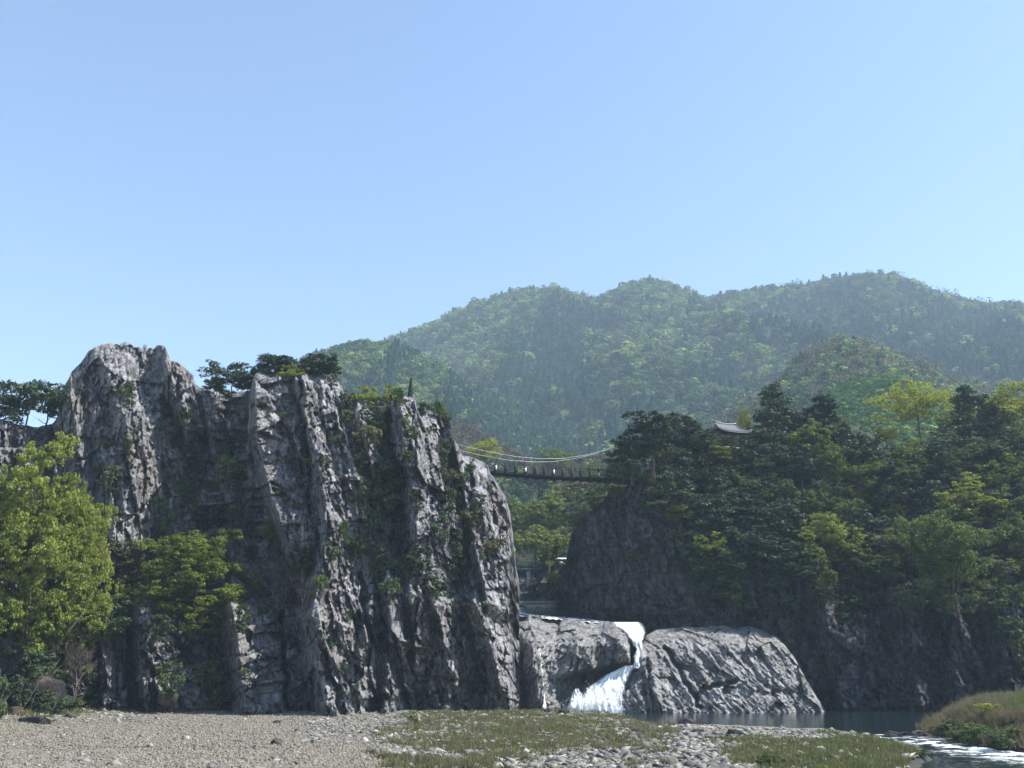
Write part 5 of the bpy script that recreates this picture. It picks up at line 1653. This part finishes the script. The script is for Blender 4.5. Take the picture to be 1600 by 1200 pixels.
def gravel(name, PXY, size, flat, mat, seed):
    r = np.random.default_rng(seed); n = len(PXY)
    z = ground_z(PXY[:, 0], PXY[:, 1]); ok = z > -.78; PXY, z = PXY[ok], z[ok]; n = len(z)
    s = size * np.minimum(np.exp(r.normal(size=n) * .45), 1.9); a = r.random(n) * 6.28
    v = iv0[None] * np.stack([s, s * r.uniform(.6, 1, n), s * flat * r.uniform(.6, 1.5, n)], 1)[:, None]
    v = v * (1 + .25 * r.normal(size=v.shape[:2])[..., None])
    c, si = np.cos(a)[:, None], np.sin(a)[:, None]
    x = v[..., 0] * c - v[..., 1] * si; y = v[..., 0] * si + v[..., 1] * c
    tilt = r.normal(size=(n, 1)) * .3
    zz = v[..., 2] + x * tilt
    P = np.stack([x + PXY[:, 0][:, None], y + PXY[:, 1][:, None], zz + z[:, None]], -1).reshape(-1, 3)
    F = (if0[None] + 7 * np.arange(n)[:, None, None]).reshape(-1, 3)
    me = mesh_np(name, P, F, mat, False, {'tint': np.repeat(r.random(n), 7)})
    return tag(link(name, me), kind='stuff')


def px_scatter(n, x0, x1, y0, y1, r):
    px, py = r.uniform(x0, x1, n), r.uniform(y0, y1, n)
    return ground_hit(px, py)[:, :2]


gr_ = np.random.default_rng(12)
A = np.concatenate([px_scatter(52000, -20, 640, 1112, 1204, gr_), px_scatter(14000, 560, 1440, 1110, 1204, gr_)])
A = np.concatenate([A, px_scatter(5000, -20, 220, 1085, 1125, gr_)])
gravel('gravel', A, .078, .6, M_PEBBLE, 1)
B = np.concatenate([px_scatter(1300, 480, 760, 1114, 1160, gr_), px_scatter(5200, 600, 1060, 1112, 1204, gr_), px_scatter(1400, 960, 1430, 1126, 1156, gr_), px_scatter(3200, 1040, 1260, 1144, 1204, gr_), px_scatter(700, 1260, 1440, 1146, 1204, gr_), px_scatter(250, -20, 500, 1120, 1204, gr_), px_scatter(900, -20, 220, 1085, 1128, gr_), px_scatter(500, 1400, 1600, 1100, 1175, gr_)])
gravel('cobbles', B, .25, .32, M_STONE, 2)

# grass
def grass_mat(name, a, b):
    m = NT(name); n = m.noise(m.coords(), .8, 4, .6)
    c = m.ramp(n, [(.35, a), (.65, b)])
    d = m.n('ShaderNodeBsdfDiffuse'); t = m.n('ShaderNodeBsdfTranslucent'); m.l(c, d.inputs[0]); m.l(c, t.inputs[0])
    mx = m.n('ShaderNodeMixShader'); mx.inputs[0].default_value = .35; m.l(d.outputs[0], mx.inputs[1]); m.l(t.outputs[0], mx.inputs[2]); m.l(mx.outputs[0], m.out.inputs['Surface']); return m.m


def tufts(name, XY, h, spread, blades, mat, seed, wid=.035):
    r = np.random.default_rng(seed)
    z = ground_z(XY[:, 0], XY[:, 1]); ok = z > -.66; XY, z = XY[ok], z[ok]; n = len(z) * blades
    bx = np.repeat(XY, blades, 0) + r.normal(size=(n, 2)) * spread; bz = np.repeat(z, blades) - .03
    hh = h * np.exp(r.normal(size=n) * .35); an = r.random(n) * 6.28; ln = r.uniform(.15, .7, n) * hh
    w = wid * r.uniform(.6, 1.5, n)
    dx, dy = np.cos(an), np.sin(an); wx_, wy_ = -np.sin(an + .8) * w, np.cos(an + .8) * w
    A_ = np.stack([bx[:, 0] - wx_, bx[:, 1] - wy_, bz], 1); B_ = np.stack([bx[:, 0] + wx_, bx[:, 1] + wy_, bz], 1)
    C_ = np.stack([bx[:, 0] + dx * ln, bx[:, 1] + dy * ln, bz + hh], 1)
    V = np.stack([A_, B_, C_], 1).reshape(-1, 3)
    return tag(link(name, mesh_np(name, V, np.arange(3 * n).reshape(-1, 3), mat)), kind='stuff')


def grass_pts(n, x0, x1, y0, y1, thr, r):
    P = px_scatter(n, x0, x1, y0, y1, r)
    c = P[r.integers(0, len(P), n // 18)]
    P = np.where(r.random((n, 1)) < .65, c[r.integers(0, len(c), n)] + r.normal(size=(n, 2)) * .22, P)      # grass grows in clumps
    gq = grassy(P[:, 0], P[:, 1])
    return P[gq > thr + .25 * r.random(len(P))]


gg = np.random.default_rng(14)
M_GR = grass_mat('green_grass', (.07, .12, .022), (.17, .24, .05)); M_DR = grass_mat('dry_grass', (.13, .115, .065), (.26, .22, .135)); M_OL = grass_mat('olive_grass', (.10, .12, .04), (.20, .20, .09))
tufts('green_grass', np.concatenate([grass_pts(16000, 480, 1060, 1110, 1204, .3, gg), grass_pts(14000, 1040, 1460, 1144, 1204, .2, gg)]), .17, .14, 6, M_GR, 1)
tufts('olive_grass', np.concatenate([grass_pts(22000, 480, 1070, 1110, 1204, .15, gg), grass_pts(12000, 1040, 1460, 1142, 1204, .2, gg)]), .20, .16, 6, M_OL, 2)
tufts('dry_grass', np.concatenate([grass_pts(20000, 480, 1070, 1110, 1204, .2, gg), grass_pts(5000, 1040, 1460, 1142, 1204, .25, gg)]), .24, .18, 6, M_DR, 3)
tufts('brush_floor_weeds', np.stack([gg.uniform(-62, -39, 2200), gg.uniform(77, 92, 2200)], 1), .28, .3, 6, M_OL, 8, .05)
bk = px_scatter(26000, 1440, 1640, 1072, 1172, gg); bk = bk[grassy(bk[:, 0], bk[:, 1]) > .5]
nb = vnoise(bk[:, 0] / 3, bk[:, 1] / 4, seed=9)
tufts('bank_reeds', bk[nb > 0.2], .45, .3, 7, M_DR, 4, .03); tufts('bank_olive_grass', bk[(nb > -.35) & (nb <= .25)], .28, .22, 7, M_OL, 5); tufts('bank_green_grass', bk[nb <= -.05], .28, .2, 7, M_GR, 6)
for key, px, py, h, w, lab in [('bush_green_0', 1528, 1152, 34, 54, 'mid green shrub on the right bank above the rapids, left of two'), ('bush_young_1', 1562, 1146, 32, 50, 'bright green shrub on the right bank, right of two'),
                               ('bush_dusk_4', 1502, 1156, 24, 44, 'dark green low shrub behind the black rock on the right bank'),
                               ('bush_dusk_3', 1556, 1158, 26, 54, 'dark leafy shrub below the bright green one on the right bank'),
                               ('bush_green_0', 1586, 1166, 26, 60, 'low bright weeds at the right picture edge by the water'), ('bush_young_1', 1532, 1108, 18, 40, 'low green shrub far down the right bank by the pool'),
                               ('bush_dusk_3', 1482, 1150, 26, 50, 'dark low shrub on the tip of the right bank'), ('bush_green_0', 1436, 1181, 12, 40, 'tiny grassy islet shrub beside the rapids'), ('bush_young_1', 648, 1132, 24, 14, 'small green sprout at the grass edge near the crag'),
                               ('bush_green_0', 1205, 1199, 24, 60, 'low leafy weeds in the lower edge, left of the dark boulder')]:
    plant(key, px, py, h, w, 'ground', label=lab, sink=.1)
finish_labels()
